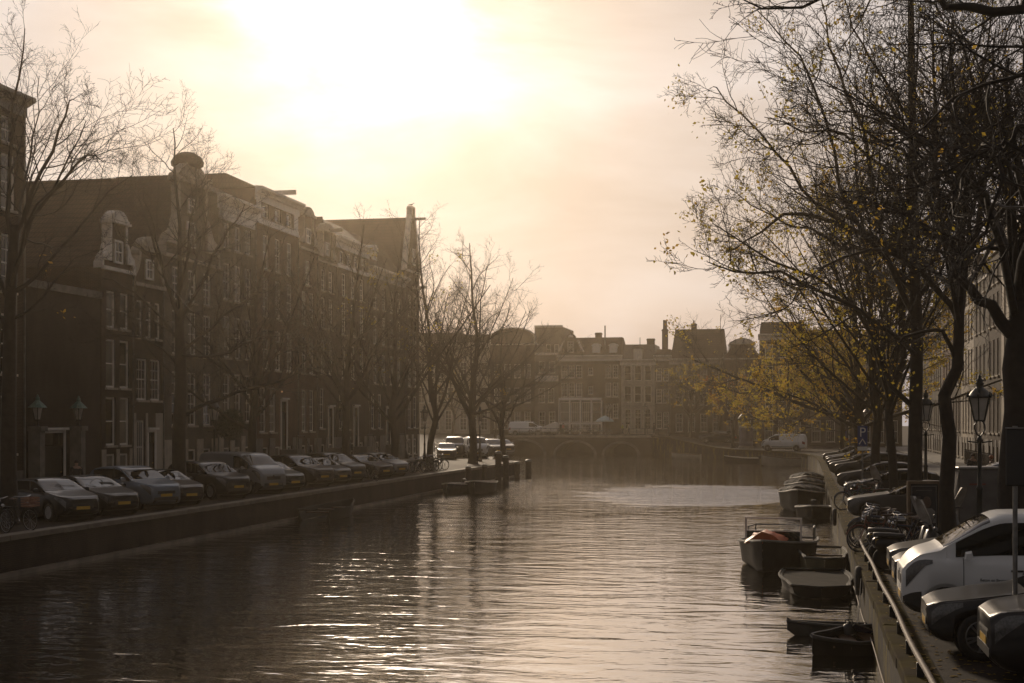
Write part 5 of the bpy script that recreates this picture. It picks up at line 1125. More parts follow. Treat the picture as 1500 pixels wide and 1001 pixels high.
heap_l = ['bicycle at the front of the heap before the grey saloon', 'bicycle second in the heap, tangled with the front one', 'bicycle in the heap left of the poster board', 'bicycle leaning in the middle of the heap on the right quay', 'bicycle behind the middle of the heap on the right quay', 'bicycle with its bars above the heap on the right quay', 'bicycle near the back of the heap on the right quay', 'last bicycle of the heap, beside the grey saloon']
bikes(8, heap_place, lambda i: heap_l[i], 'heap of bicycles on the right quay')
def heap2(i): return Vector((2.3 + rb.uniform(-.2,.6), 57.0 + i*.8, 0)), R(180 + rb.uniform(-25,25))
bikes(4, heap2, lambda i: 'bicycle standing between the grey saloon and the black hatchback', 'bicycles between parked cars on the right quay')
def bridge_b(i):
    x_ = -36.5 + i*1.45; return Vector((x_, 195.75, ground_z(x_, 200) + .06)), R(rb.uniform(-6,6) + (180 if i % 2 else 0))
bikes(8, bridge_b, lambda i: 'bicycle leaning on the bridge railing', 'bicycles along the bridge railing')

SCREEN = mat('scooter_windscreen', (.34,.31,.27), .25, .25, 6.0)
def make_scooter(label, loc, rz, group, body=None):
    body = body or P_BLACK
    r = thing('motor_scooter', label, 'scooter', loc, rz, group); r.rotation_euler = (.10, 0, rz)
    for x in (-.62, .62):
        w = MB().lathe([(.15,-.05),(.17,-.06),(.24,-.055),(.265,-.02),(.265,.02),(.24,.055),(.17,.06),(.15,.05)], 20, (x,0,.265), axis='y').build('wheel', TYRE, r, True)
        MB().lathe([(.15,-.03),(.05,-.045),(.001,-.046),(.001,.046),(.05,.045),(.15,.03)], 14, (x,0,.265), axis='y').build('rim', RIM, w)
    b = MB(); S_ = [(-.92,.03,.62,.70),(-.85,.10,.52,.76),(-.6,.17,.40,.80),(-.3,.19,.30,.78),(-.12,.18,.26,.62),(.0,.17,.24,.36),(.22,.17,.24,.36),(.34,.18,.28,.62),(.42,.19,.36,.92),(.52,.16,.46,.98),(.62,.09,.55,.92),(.70,.02,.62,.80)]
    b.rings([[(x,-w*.7,z0),(x,-w,z0+(z1-z0)*.35),(x,-w*.9,z0+(z1-z0)*.8),(x,-w*.4,z1),(x,w*.4,z1),(x,w*.9,z0+(z1-z0)*.8),(x,w,z0+(z1-z0)*.35),(x,w*.7,z0)] for x,w,z0,z1 in S_]); fixn(b.build('body', body, r), 50)
    s = MB(); s.rings([[(x,-w,z),(x,-w*.8,z+.07),(x,0,z+.09),(x,w*.8,z+.07),(x,w,z),(x,0,z-.02)] for x,w,z in ((-.88,.07,.80),(-.7,.15,.80),(-.45,.17,.79),(-.25,.15,.77),(-.14,.06,.76))]); s.build('seat', BPL, r, True)
    h = MB(); h.tube([(.62,0,.30),(.50,0,.95),(.46,0,1.06)], .03, 8); h.tube([(.36,-.34,1.06),(.45,-.2,1.09),(.46,0,1.06),(.45,.2,1.09),(.36,.34,1.06)], .018, 6); h.build('handlebar', BPL, r)
    for sd in (-1,1):
        m = MB(); m.tube([(.42,sd*.24,1.09),(.42,sd*.32,1.28)], .008, 5); m.ball((.42,sd*.35,1.31), .07, 8, sq=(.3,1,.75)); m.build('mirror', BPL, r)
    MB().ball((.62,0,.92), .085, 10, sq=(.6,1,1)).build('headlight', LAMP_C, r, True)
    w = MB(); rings = []
    for t_ in range(7):
        u = t_/6; z = .98 + .68*u; x = .56 - .30*u; hw = (.20 + .10*math.sin(math.pi*min(1,u*1.1)))*(1 if u < .85 else .78)
        rings.append([(x - .10*(y/hw)**2 if hw else x, y, z) for y in lin(-hw, hw, 7)])
    w.add([p for q in rings for p in q] + [(p[0]-.006,p[1],p[2]) for q in rings for p in q], [(i*7+j,i*7+j+1,(i+1)*7+j+1,(i+1)*7+j) for i in range(6) for j in range(6)] + [(49+i*7+j,49+(i+1)*7+j,49+(i+1)*7+j+1,49+i*7+j+1) for i in range(6) for j in range(6)])
    w.build('windscreen', SCREEN, r, True)
    MB().box((-.80,-.09,.60),(-.86,.09,.74)).build('number_plate', PLATE, r)
    return r
sc = make_scooter('black motor scooter with tall windscreen nearest the rail on the right quay', (2.5, 34.6, 0), R(18), 'motor scooters on the right quay')
dup(sc, (2.75, 59.5, 0), R(35), 'motor scooter with windscreen half hidden beside the black hatchback', 'motor scooters on the right quay')
dup(sc, at(1421, 39.0), R(150), 'motor scooter whose windscreen shows before the grey container', 'motor scooters on the right quay')
dup(sc, (2.5, 35.8, 0), R(8), 'low motorcycle-like scooter close behind the one nearest the rail', 'motor scooters on the right quay')

# ------------------------------------------------------------------ signs, poster board, container, advertising column
SIGNB = mat('sign_blue', (.012,.035,.16), .35, .1, 5); SIGNW = mat('sign_white', (.65,.65,.62), .4, .06, 5); GALV = mat('galvanised_steel', (.20,.195,.185), .4, .3, 8, metal=.7); ORANGE = mat('sign_orange', (.45,.14,.04), .5, .1, 5)
def text(parent, name, s, size, m, loc, rot=(R(90),0,0), ex=.002, align='CENTER'):
    cu = bpy.data.curves.new(name, 'FONT'); cu.body = s; cu.size = size; cu.extrude = ex; cu.align_x = align; cu.materials.append(m)
    o = bpy.data.objects.new(name, cu); COL.objects.link(o); bpy.context.view_layer.update()
    me = bpy.data.meshes.new_from_object(o.evaluated_get(bpy.context.evaluated_depsgraph_get())); bpy.data.objects.remove(o); me.name = name
    o = link(name, me, parent, loc, rot); return o
q = onX(1263.5, 2.9); ps = thing('parking_sign', 'blue parking sign with a white P on a grey pole', 'sign', q, R(6), None)
dS = dep(q); z1 = zat(624, dS); z0 = zat(654, dS)
MB().tube([(0,.05,0),(0,.05,z1+.05)], .04, 8).build('pole', GALV, ps); MB().box((-.23,0,z0),(.23,.02,z1), bev=.008).build('sign_plate', SIGNB, ps)
text(ps, 'letter', 'P', .62, SIGNW, (0,-.004,z0+.46)); b = MB(); b.tube([(-.16,-.006,z0+.1),(0,-.006,z0+.34),(.14,-.006,z0+.1)], .03, 5); b.build('pictogram', SIGNW, ps)
MB().box((-.23,-.002,z0-.20),(.23,.018,z0-.02)).build('sub_plate', SIGNW, ps)
q = onX(1239, 5.2); dS = dep(q); s2 = thing('blue_sign', 'small blue and orange sign left of the parking sign', 'sign', q, R(6)); z1 = zat(627, dS); z0 = zat(642, dS)
MB().tube([(0,.05,0),(0,.05,z1)], .045, 8).build('pole', GALV, s2); MB().box((-.3,0,z0+.05),(.3,.02,z1)).build('sign_plate', SIGNB, s2); MB().box((-.3,0,z0-.32),(.3,.02,z0+.03)).build('sub_plate', ORANGE, s2)
q = at(1487, 20.6); sp = thing('sign_post', 'grey post with a dark square panel, between the black saloon and the corner car', 'sign post', q, R(-12))
MB().lathe([(.055,0),(.055,.75),(.035,.80),(.035,3.42)], 10).build('pole', GALV, sp); MB().box((-.13,-.06,2.55),(.62,-.005,3.38), bev=.02).build('panel', BPL, sp); MB().box((-.135,-.065,3.38),(.625,0,3.40)).build('panel_cap', GALV, sp)
# poster board
q = at(1353, 38.5); pb = thing('poster_board', 'free-standing framed poster board with dark portrait poster', 'poster board', q, R(14))
W2, H2 = .45, 1.86
b = MB(); b.box((-W2,-.07,.12),(-W2+.07,.07,H2)); b.box((W2-.07,-.07,.12),(W2,.07,H2)); b.box((-W2+.07,-.068,H2-.08),(W2-.07,.068,H2)); b.box((-W2+.07,-.068,.12),(W2-.07,.068,.3)); b.build('frame', mat('bronze_frame', (.16,.11,.07), .4, .2, 5, metal=.4), pb)
for x in (-.3, .3): MB().box((x-.04,-.2,0),(x+.04,.2,.12)).build('foot', BPL, pb)
MB().box((-W2+.07,-.03,.3),(W2-.07,.03,H2-.08)).build('poster', mat('dark_poster', (.02,.022,.03), .25, .4, 2.0), pb)
b = MB(); b.box((-W2+.10,-.036,.36),(-W2+.125,-.031,H2-.13)); b.box((W2-.125,-.036,.36),(W2-.10,-.031,H2-.13)); b.box((-W2+.125,-.036,H2-.155),(W2-.125,-.031,H2-.13)); b.build('poster_border', mat('grey_print', (.12,.12,.12), .4, .1, 5), pb)
b = MB(); b.plate([(.12*math.cos(a)+.08, .16*math.sin(a)) for a in [2*math.pi*k/14 for k in range(14)]], 0, .004); b.xf(Matrix.Translation((0,-.034,1.28)) @ Matrix.Rotation(R(90),4,'X')); b.build('printed_head', mat('printed_skin', (.10,.06,.045), .4, .2, 9), pb)
b = MB(); b.plate([(-.12,-.2),(.30,-.2),(.27,.12),(.18,.2),(.02,.2),(-.08,.12)], 0, .004); b.xf(Matrix.Translation((0.03,-.034,.92)) @ Matrix.Rotation(R(90),4,'X')); b.build('printed_shirt', mat('printed_white', (.20,.19,.18), .4, .2, 9), pb)
b = MB(); b.box((-.22,-.036,1.60),(.22,-.032,1.615)); b.box((-.30,-.036,1.42),(-.08,-.032,1.43)); b.box((-.30,-.036,1.36),(-.12,-.032,1.37)); b.build('printed_rule', mat('grey_print', (.12,.12,.12)), pb)
# container
q = at(1428, 47.5); ct = thing('waste_container', 'grey metal container with pale sunlit side behind the near lamp', 'container', q, R(14))
b = MB(); b.prism([(-.72,.06),(.72,.06),(.72,1.88),(-.72,1.88)], -.55, .55); fixn(b.build('body', mat('grey_container_paint', (.10,.095,.09), .5, .3, 2.0), ct)); MB().box((-.78,-.6,1.88),(.78,.6,1.96), bev=.02).build('lid', GALV, ct)
MB().prism([(-.733,.15),(-.995,.15),(-.733,1.8)], -.5, .5).build('side_panel', mat('sunlit_side_tone', (.36,.33,.29), .5, .2, 2.5), ct); MB().box((-.4,-.57,1.36),(.15,-.551,1.42)).build('label_strip', mat('faded_red', (.16,.04,.03), .5, .2, 5), ct)  # sunlight on the container's side is put into this paler colour
# advertising column
q = at(1093, 172); ad = thing('advertising_column', 'grey advertising column with pointed roof and white lettering', 'advertising column', q, 0)
MB().lathe([(.95,0),(.95,.35),(.85,.40),(.82,.41)], 24).build('base', STONE_D, ad, False); MB().lathe([(.80,.41),(.80,3.0),(.001,3.0)], 24).build('poster_drum', mat('violet_grey_poster', (.10,.09,.12), .5, .4, 1.2), ad)
MB().lathe([(.86,2.9),(.86,3.55),(.001,3.55)], 24).build('name_band', mat('band_dark', (.03,.028,.025), .5, .2, 4), ad); MB().lathe([(1.05,3.55),(1.05,3.72),(.6,4.25),(.15,4.75),(.001,4.9)], 24).build('roof', BLACK, ad)
text(ad, 'letters', 'mat!', .72, SIGNW, (0,-.90,3.0), ex=.01)
MB().box((-.8,-.86,2.62),(.8,-.83,2.80)).build('white_strip', TRIM, ad)

# ------------------------------------------------------------------ boats
WOOD = mat('varnished_wood', (.10,.055,.028), .35, .3, 4); HULL_D = mat('dark_hull', (.016,.016,.015), .75, .4, 2.5, spec=.2); HULL_W = mat('cream_hull', (.42,.39,.33), .4, .15, 2.5); HULL_G = mat('green_hull', (.018,.03,.026), .7, .25, 2.5, spec=.2); TARP = mat('dark_tarp', (.016,.017,.016), .85, .4, 3.5, bump=.7, spec=.15); TARP_O = mat('orange_tarp', (.42,.075,.015), .55, .3, 4.0, bump=.4); STEEL = mat('grey_hull', (.05,.05,.046), .7, .4, 2.5, spec=.25)
def make_boat(label, loc, heading, L, B, H, hull=HULL_D, rub=WOOD, cover=None, engine=True, screen=False, group=None, cat='boat', name='moored_boat', flat=False, rail_m=None, deck=False):
    """bow points along +X of the thing; waterline at z = 0"""
    r = thing(name, label, cat, (loc[0], loc[1], WZ), R(heading), group)
    n = 15; ring = []; top = []
    for i in range(n):
        u = i/(n-1); x = -L/2 + L*u                      # stern -> bow
        f = 1-u; hb = B/2*(min(1, (f/.5))**(.62 if not flat else .07))*(.86 + .14*math.sin(math.pi*min(1,u*1.4))) if u < 1 else .02
        sh = H*(1 + (.42 if not flat else .08)*u**2.4); zk = -.28 + (.40 if not flat else .25)*u**5; xx = x + (.10*L*.5*u**6)
        o_ = [(xx-.0,0,zk),(xx, hb*.62, zk+.08),(xx, hb*.92, zk+.34*sh+.12),(xx, hb, sh),(xx, max(.005,hb-.06), sh),(xx, max(.004,hb*.80-.05), zk+.26+.06*sh),(xx,0,zk+.24)]
        ring.append(o_[:6] + [o_[6]] + [(p[0],-p[1],p[2]) for p in reversed(o_[1:6])]); top.append((xx, hb, sh))
    b = MB(); b.rings(ring); fixn(b.build('hull', hull, r), 40)
    g = MB(); loop = [(x, y+.012, z) for x, y, z in top] + [(x, -y-.012, z) for x, y, z in reversed(top)]
    g.tube(loop + [loop[0]], .04, 6); g.build('rubbing_strake', rub, r)
    if deck:
        dk = MB(); dk.plate([(x, y*.95, ) for x, y, z in top] + [(x, -y*.95) for x, y, z in reversed(top)], H*.80, H*.86); dk.build('deck', mat('dark_deck', (.014,.013,.011), .95, .5, 3.0, spec=.1), r)
    if cover:
        c = MB(); rows = []
        for i in range(1, n-1):
            x, hb, sh = top[i]; u = i/(n-1); h = .30*math.sin(math.pi*min(1,max(0,u)))**.6 + .05
            rows.append([(x, hb*1.04*math.cos(a), sh + .03 + h*math.sin(a)*(1+.08*math.sin(i*2.1+a*3))) for a in [math.pi*k/8 for k in range(9)]])
        c.add([p for q_ in rows for p in q_], [(i*9+j,i*9+j+1,(i+1)*9+j+1,(i+1)*9+j) for i in range(len(rows)-1) for j in range(8)]); m = len(rows); c.add(rows[0], [tuple(range(9))]); c.add(rows[-1], [tuple(range(8,-1,-1))]); c.build('cover', cover, r, True)
        e = MB()
        for i in (2, 5, 8, 11):
            if i-1 < m: e.tube([(p[0], p[1]*1.01, p[2]+.012) for p in rows[i-1]], .018, 5)
        e.build('cover_bow', GALV, r)
    else:
        for u in (.25, .5, .72):
            i = int(u*(n-1)); x, hb, sh = top[i]; MB().box((x-.13, -hb*.84, sh*.62), (x+.13, hb*.84, sh*.62+.045)).build('thwart', WOOD, r)
    if engine:
        e = MB(); x = -L/2 - .12; e.box((x-.16,-.15,H*.75),(x+.14,.15,H*.75+.42), bev=.06); e.box((x-.06,-.06,-.3),(x+.06,.06,H*.76)); e.box((x-.16,-.03,-.45),(x+.12,.03,-.2)); e.build('outboard_motor', BPL, r)
    if screen:
        w = MB(); x = L*.10; hb = B*.36; zb = H*1.02
        for y in (-hb, hb): w.box((x-.03,y-.03,zb-.15),(x+.03,y+.03,zb+.85))
        w.box((x-.03,-hb+.03,zb+.80),(x+.03,hb-.03,zb+.85)); w.box((x-.03,-hb+.03,zb+.40),(x+.03,hb-.03,zb+.43)); wo = w.build('screen_frame', rail_m or TRIM, r)
        MB().box((x-.008,-hb+.032,zb-.1),(x+.008,hb-.032,zb+.397)).build('pane', CGLASS, wo)
        d = MB(); d.box((x-.5,-B*.30,H*.35),(x-.05,B*.30,zb+.02)); d.build('console', hull, r); MB().tube([(x-.55+.0,.22*math.cos(a),zb+.18+.22*math.sin(a)) for a in [2*math.pi*k/14 for k in range(15)]], .018, 6).build('steering_wheel', BPL, r)
    return r
GB = 'boats moored along the right quay wall'
wb_ = make_boat('dark work boat with screen frame and orange tarp, bow towards us', (-.78, 47.2), -97, 5.2, 2.45, .72, HULL_D, mat('worn_grey_gunwale', (.20,.19,.17), .5, .3, 4), screen=True, group=GB)
c = MB(); rows = [[(x, y, z + .08*math.sin(y*7+x*5)) for y, z in ((-.75,.84),(-.55,1.05),(-.2,1.16),(.15,1.12),(.4,.98),(.52,.86))] for x in (.75,1.05,1.4,1.7)]
c.add([p for q_ in rows for p in q_], [(i*6+j,i*6+j+1,(i+1)*6+j+1,(i+1)*6+j) for i in range(3) for j in range(5)]); c.add(rows[-1], [tuple(range(6))]); c.add(rows[0], [tuple(range(5,-1,-1))])
tp = c.build('tarpaulin', TARP_O, None, True); tp.location = (-.78, 47.2, WZ); tp.rotation_euler = (0,0,R(-97)); tag(tp, 'orange tarpaulin heaped on the bow of the dark work boat', 'tarpaulin')
c = MB()
for sd in (-1, 1): c.tube([(-2.3,sd*1.0,.75),(-2.3,sd*1.0,1.15),(-1.2,sd*1.08,1.15),(-1.2,sd*1.08,.75)], .025, 6)
c.tube([(-2.3,-1,1.15),(-2.3,1,1.15)], .025, 6); c.build('stern_rail', GALV, wb_)
make_boat('flat dark punt lying against the wall in front of the work boat', (.46, 40.8), -88, 4.6, 2.0, .30, HULL_D, HULL_D, engine=False, group=GB, flat=True, name='punt', deck=True)
make_boat('low flat barge with cross beams between work boat and wall', (.72, 45.8), -90, 4.4, 1.5, .55, mat('algae_hull', (.075,.07,.035), .6, .4, 2.0), STEEL, engine=False, group=GB, flat=True, name='punt')
make_boat('small open dinghy with pale gunwale, nearest of the moored cluster', (.62, 70.2), -92, 3.4, 1.7, .5, HULL_D, TRIM, group=GB)
make_boat('covered sloop with hooped dark canopy behind the small dinghy', (.05, 77.0), -93, 6.0, 2.4, .85, HULL_D, TRIM, cover=TARP, engine=True, group=GB)
make_boat('second covered sloop of the moored cluster, partly hidden', (.25, 86.0), -91, 6.0, 2.35, .85, HULL_G, TRIM, cover=TARP, engine=False, group=GB)
make_boat('farthest covered boat of the moored cluster, with pale reddish stern', (.45, 95.5), -90, 6.0, 2.2, .85, mat('red_hull', (.14,.035,.025), .4, .2, 3), TRIM, cover=TARP, engine=False, group=GB)
q = at(1006, 174); make_boat('small pale rowing boat by the bridge end of the far quay', q, 175, 3.4, 1.5, .55, HULL_W, WOOD, engine=False, group='boats along the far quay')
q = at(1087, 158); make_boat('dark open motor boat below the advertising column', q, 176, 3.6, 1.6, .55, HULL_D, TRIM, group='boats along the far quay')
q = at(1146, 147.5); make_boat('larger cream boat below the white van on the far quay', q, 178, 3.9, 1.7, .8, HULL_W, WOOD, engine=False, group='boats along the far quay')
q = onX(672, -22.2); make_boat('low motor boat moored left of the quay corner posts', onX(668, -22.1), -88, 5.0, 1.9, .5, STEEL, TRIM, group='boats on the left side')
make_boat('sleek motor boat with low windscreen by the quay corner posts', onX(703, -20.6), -84, 5.6, 2.0, .62, HULL_D, TRIM, screen=False, engine=False, cover=None, group='boats on the left side')
make_boat('long dark open boat against the left quay wall below the middle of the car row', (-22.4, 66.5), 90, 5.6, 1.9, .5, HULL_D, HULL_D, engine=False, group='boats on the left side')
make_boat('half-sunk dark dinghy at the foot of the mossy wall', (.98, 29.6), 205, 1.5, .80, .36, HULL_D, BPL, engine=False, group='small craft at the foot of the mossy wall', name='dinghy').rotation_euler = (R(-14), R(6), R(205))
make_boat('narrow dark canoe lying behind the half-sunk dinghy', (.75, 32.0), 190, 1.9, .5, .22, STEEL, BPL, engine=False, group='small craft at the foot of the mossy wall', name='canoe')
sp_ = thing('solar_panel', 'small bluish solar panel propped on the half-sunk dinghy', 'solar panel', (1.22, 29.9, WZ + .42), R(15)); sp_.rotation_euler = (R(-35), R(20), R(15))
MB().box((-.2,-.16,0),(.2,.16,.02)).build('panel', mat('blue_cells', (.04,.045,.11), .2, .4, 14), sp_); b = MB(); b.box((-.215,-.175,-.005),(-.2,.175,.025)); b.box((.2,-.175,-.005),(.215,.175,.025)); b.box((-.2,-.175,-.004),(.2,-.16,.024)); b.box((-.2,.16,-.004),(.2,.175,.024)); b.build('frame', GALV, sp_)
ml = thing('fuel_can', 'dark round-shouldered can standing in the half-sunk dinghy', 'can', (.98, 29.9, WZ + .16)); MB().lathe([(.13,0),(.14,.05),(.14,.30),(.10,.38),(.04,.40),(.04,.44),(.001,.445)], 12).build('body', BPL, ml, True); MB().tube([(-.08,0,.40),(-.06,0,.48),(.06,0,.48),(.08,0,.40)], .014, 6).build('handle', BPL, ml)
# ropes, fenders on the right wall
rp = MB(); rp.tube([(1.40, y_, -.93 + .05*math.sin(y_*.7) - .002*(y_-20)) for y_ in range(14, 40)], .012, 5); tag(rp.build('mooring_rope', mat('pale_rope', (.45,.40,.33), .8, .2, 30)), 'pale rope hanging along the mossy wall above the water', 'rope')
rp = MB(); rp.tube([(1.5,33.5,.02),(1.36,33.3,-.1),(1.25,31.5,-.55),(1.12,29.8,-.85),(1.0,29.2,WZ+.42)], .010, 5); tag(rp.build('mooring_rope', BPL), 'dark rope from the quay edge down to the half-sunk dinghy', 'rope')
for y_, z_, lab in ((58.0, -.35, 'black tyre fender hanging on the right wall before the moored cluster'), (34.2, -.25, 'black tyre fender hanging on the wall above the half-sunk dinghy')):
    f = MB(); f.tube([(1.34, y_ + .27*math.cos(2*math.pi*k/16), z_ + .27*math.sin(2*math.pi*k/16)) for k in range(17)], .085, 8, cap=False); tag(f.build('tyre_fender', TYRE, None, True), lab, 'fender', 'tyre fenders on the right wall')
# mooring posts at the left quay corner
PILE = mat('weathered_pile', (.05,.038,.028), .8, .4, 5, bump=.5); ph_ = None
for px, X, ytop, rad, lab in ((686,-22.9,684,.20,'leftmost mooring post before the quay corner'),(710,-22.8,681,.20,'second mooring post from the left at the quay corner'),(730,-22.3,662,.25,'tall thick mooring post, left one of the close pair'),(741,-22.0,668,.24,'tall mooring post, right one of the close pair'),(757,-22.7,677,.22,'mooring post between the tall pair and the corner'),(774,-22.6,674,.26,'mooring post standing right at the quay corner')):
    q = onX(px, X); d = dep(q); zt = zat(ytop, d); r = thing('mooring_post', lab, 'mooring post', (q.x, q.y, WZ), 0, 'mooring posts at the left quay corner')
    H_ = zt - WZ; MB().lathe([(rad*1.05,-1.4),(rad,0),(rad*.95,H_-.25),(rad*1.02,H_-.12),(rad*.9,H_-.02),(.001,H_)], 12).build('pile', PILE, r, True); MB().lathe([(rad*1.06,H_-.16),(rad*1.06,H_-.02),(rad*.5,H_+.05),(.001,H_+.06)], 12).build('cap', LEAD, r)

# ------------------------------------------------------------------ people (small in the distance), gull
SKIN = mat('skin', (.40,.25,.18), .55, .08, 8); HAIR = mat('dark_hair', (.03,.02,.014), .6, .2, 20)
def skinned(name, pts, edges, rad, m, parent, root=0, sub=1):
    me = bpy.data.meshes.new(name); me.from_pydata(pts, edges, []); me.materials.append(m); o = link(name, me, parent)
    sk = o.modifiers.new('skin', 'SKIN'); sk.use_smooth_shade = True; o.modifiers.new('sub', 'SUBSURF').levels = sub; o.modifiers['sub'].render_levels = sub
    for i, v in enumerate(me.skin_vertices[0].data): v.radius = rad[i] if isinstance(rad[i], tuple) else (rad[i], rad[i]); v.use_root = (i == root)
    return o
def person(label, loc, rz, coat, legs, group=None, stride=.16, h=1.0, hair=HAIR, arm=.10):
    r = thing('person', label, 'person', loc, rz, group); r.scale = (h, h, h); s = stride
    P = [(0,0,.96),(0,0,1.18),(0,0,1.40),(.01,0,1.50),(.02,0,1.56),(.03,0,1.66),(.01,0,1.74),
         (0,.10,.92),(s*.6,.11,.50),(s,.11,.09),(s+.16,.12,.04), (0,-.10,.92),(-s*.3,-.11,.50),(-s,-.11,.10),(-s+.16,-.12,.04),
         (0,.19,1.42),(-.06,.24,1.14),(arm,.23,.92),(arm+.05,.22,.84),(arm+.07,.22,.76), (0,-.19,1.42),(.05,-.24,1.14),(arm+.1,-.22,.93),(arm+.15,-.21,.85),(arm+.18,-.20,.78)]
    E = [(0,1),(1,2),(2,3),(3,4),(4,5),(5,6),(0,7),(7,8),(8,9),(9,10),(0,11),(11,12),(12,13),(13,14),(2,15),(15,16),(16,17),(17,18),(18,19),(2,20),(20,21),(21,22),(22,23),(23,24)]
    Rr = [.13,.12,.13,.055,.06,.095,.06,.085,.055,.042,.04,.085,.055,.042,.04,.055,.042,.032,.04,.02,.055,.042,.032,.04,.02]
    skinned('body', P, E, Rr, SKIN, r)
    keep = [0,1,2,15,16,17,20,21,22]; mp_ = {k: i for i, k in enumerate(keep)}
    skinned('jacket', [P[0][:2] + (.84,)] + [P[k] for k in keep[1:]], [(mp_[a], mp_[b_]) for a, b_ in E if a in mp_ and b_ in mp_], [.175,.165,.165,.085,.065,.055,.085,.065,.055], coat, r)
    keep = [0,7,8,9,11,12,13]; mp_ = {k: i for i, k in enumerate(keep)}
    skinned('trousers', [P[k] for k in keep], [(mp_[a], mp_[b_]) for a, b_ in E if a in mp_ and b_ in mp_], [.15,.11,.08,.065,.11,.08,.065], legs, r)
    for k in ((9,10),(13,14)): skinned('shoe', [P[k[0]][:2] + (.05,), P[k[1]]], [(0,1)], [.055,.045], BPL, r)
    MB().ball((-.005,0,1.685), .112, 10, sq=(1,.92,1.0)).build('hair', hair, r, True)
    return r
CO_Y = mat('yellow_jacket', (.42,.40,.03), .6, .1, 5); CO_R = mat('red_jacket', (.42,.05,.05), .6, .1, 5); CO_D = mat('dark_coat', (.02,.02,.022), .7, .2, 6); CO_W = mat('pale_coat', (.40,.36,.32), .7, .1, 6); JEANS = mat('dark_jeans', (.02,.025,.035), .7, .2, 8)
for px, d, coat, lab, rz in ((912,203,CO_Y,'person in a yellow jacket standing on the bridge',200),(825,201,CO_R,'person in a red jacket on the bridge right of the white trailer',160),(816,203,CO_W,'person in a pale coat beside the white trailer on the bridge',20),(921,202.5,CO_W,'person in a pale top by the bridge end, right of the yellow jacket',10),(979,191,CO_D,'person in a dark coat walking along the far quay',170),(958,198,CO_D,'person in dark clothes at the right end of the bridge',0)):
    q = at(px, d); q.z = ground_z(q.x, q.y) + .02; person(lab, q, R(rz), coat, JEANS, 'people around the bridge')
person('person in a dark coat standing before the right-hand stoops', at(1425, 74), R(-100), CO_D, JEANS, None, .05)
person('person in dark clothes with reddish hair beyond the near lamp', at(1452, 70), R(170), CO_D, JEANS, None, .10, hair=mat('red_hair', (.30,.10,.04), .6, .2, 20))
person('person in a dark coat behind the black cars at the gatehouse', Vector((-31.0, onX(112,-31.0).y, 0)), R(-60), CO_D, JEANS, None, .08)
# trailer and parasol on the bridge
q = at(805, 199.2); q.z = ground_z(q.x, q.y) + .02; tr_ = thing('covered_trailer', 'white sheeted trailer in front of the van on the bridge', 'trailer', q, 0)
b = MB(); b.prism([(-1.0,.55),(1.1,.55),(1.1,1.75),(.7,1.9),(-1.0,1.15)], -.7, .7); fixn(b.build('cover', WHITE, tr_)); MB().box((-1.0,-.7,.40),(1.1,.7,.545)).build('bed', GALV, tr_)
for sd in (-.78,.78): MB().lathe([(.001,-.08),(.28,-.08),(.3,0),(.28,.08),(.001,.08)], 16, (.1,sd,.3), axis='y').build('wheel', TYRE, tr_)
q = at(886, 208); q.z = ground_z(q.x, q.y); pz = thing('parasol', 'pale blue parasol in front of the white shopfront', 'parasol', q, 0)
MB().tube([(0,0,0),(0,0,2.75)], .03, 8).build('pole', GALV, pz); MB().lathe([(1.35,1.95),(1.30,2.15),(.7,2.55),(.05,2.85),(.001,2.86)], 8).build('canopy', mat('pale_blue_canvas', (.30,.40,.42), .7, .1, 3), pz); MB().lathe([(.3,0),(.3,.08),(.05,.1)], 12).build('foot', STONE_D, pz)
# gull on the end house chimney-gable
gz = 17.2 + 5.9 + .09; g = thing('gull', 'gull perched on top of the tallest end house gable', 'bird', (XL - .1, yl(604) , gz), R(20))
b = MB(); b.rings([[(x, w*math.cos(a), z + w*.9*math.sin(a)) for a in [2*math.pi*k/8 for k in range(8)]] for x, w, z in ((-.30,.01,.13),(-.18,.05,.15),(-.02,.09,.17),(.10,.08,.20),(.16,.05,.26),(.20,.05,.31),(.25,.035,.32),(.27,.01,.315))]); b.build('body', mat('gull_feathers', (.4,.4,.4), .7, .2, 9), g, True)
MB().lathe([(.018,0),(.001,.09)], 6, (.265,0,.312), axis='x').build('beak', ORANGE, g)
for sd in (-1,1): MB().tube([(0,sd*.03,0),(.0,sd*.03,.11)], .008, 5).build('leg', ORANGE, g); 
for sd in (-1,1): MB().rings([[(x, sd*(w+.01), z-h_), (x, sd*(w+.025), z), (x, sd*w, z+h_)] for x, w, z, h_ in ((-.34,.02,.12,.01),(-.15,.075,.16,.05),(.08,.085,.2,.05),(.14,.06,.22,.01))]).build('wing', mat('gull_wing', (.2,.2,.2), .7, .2, 9), g)
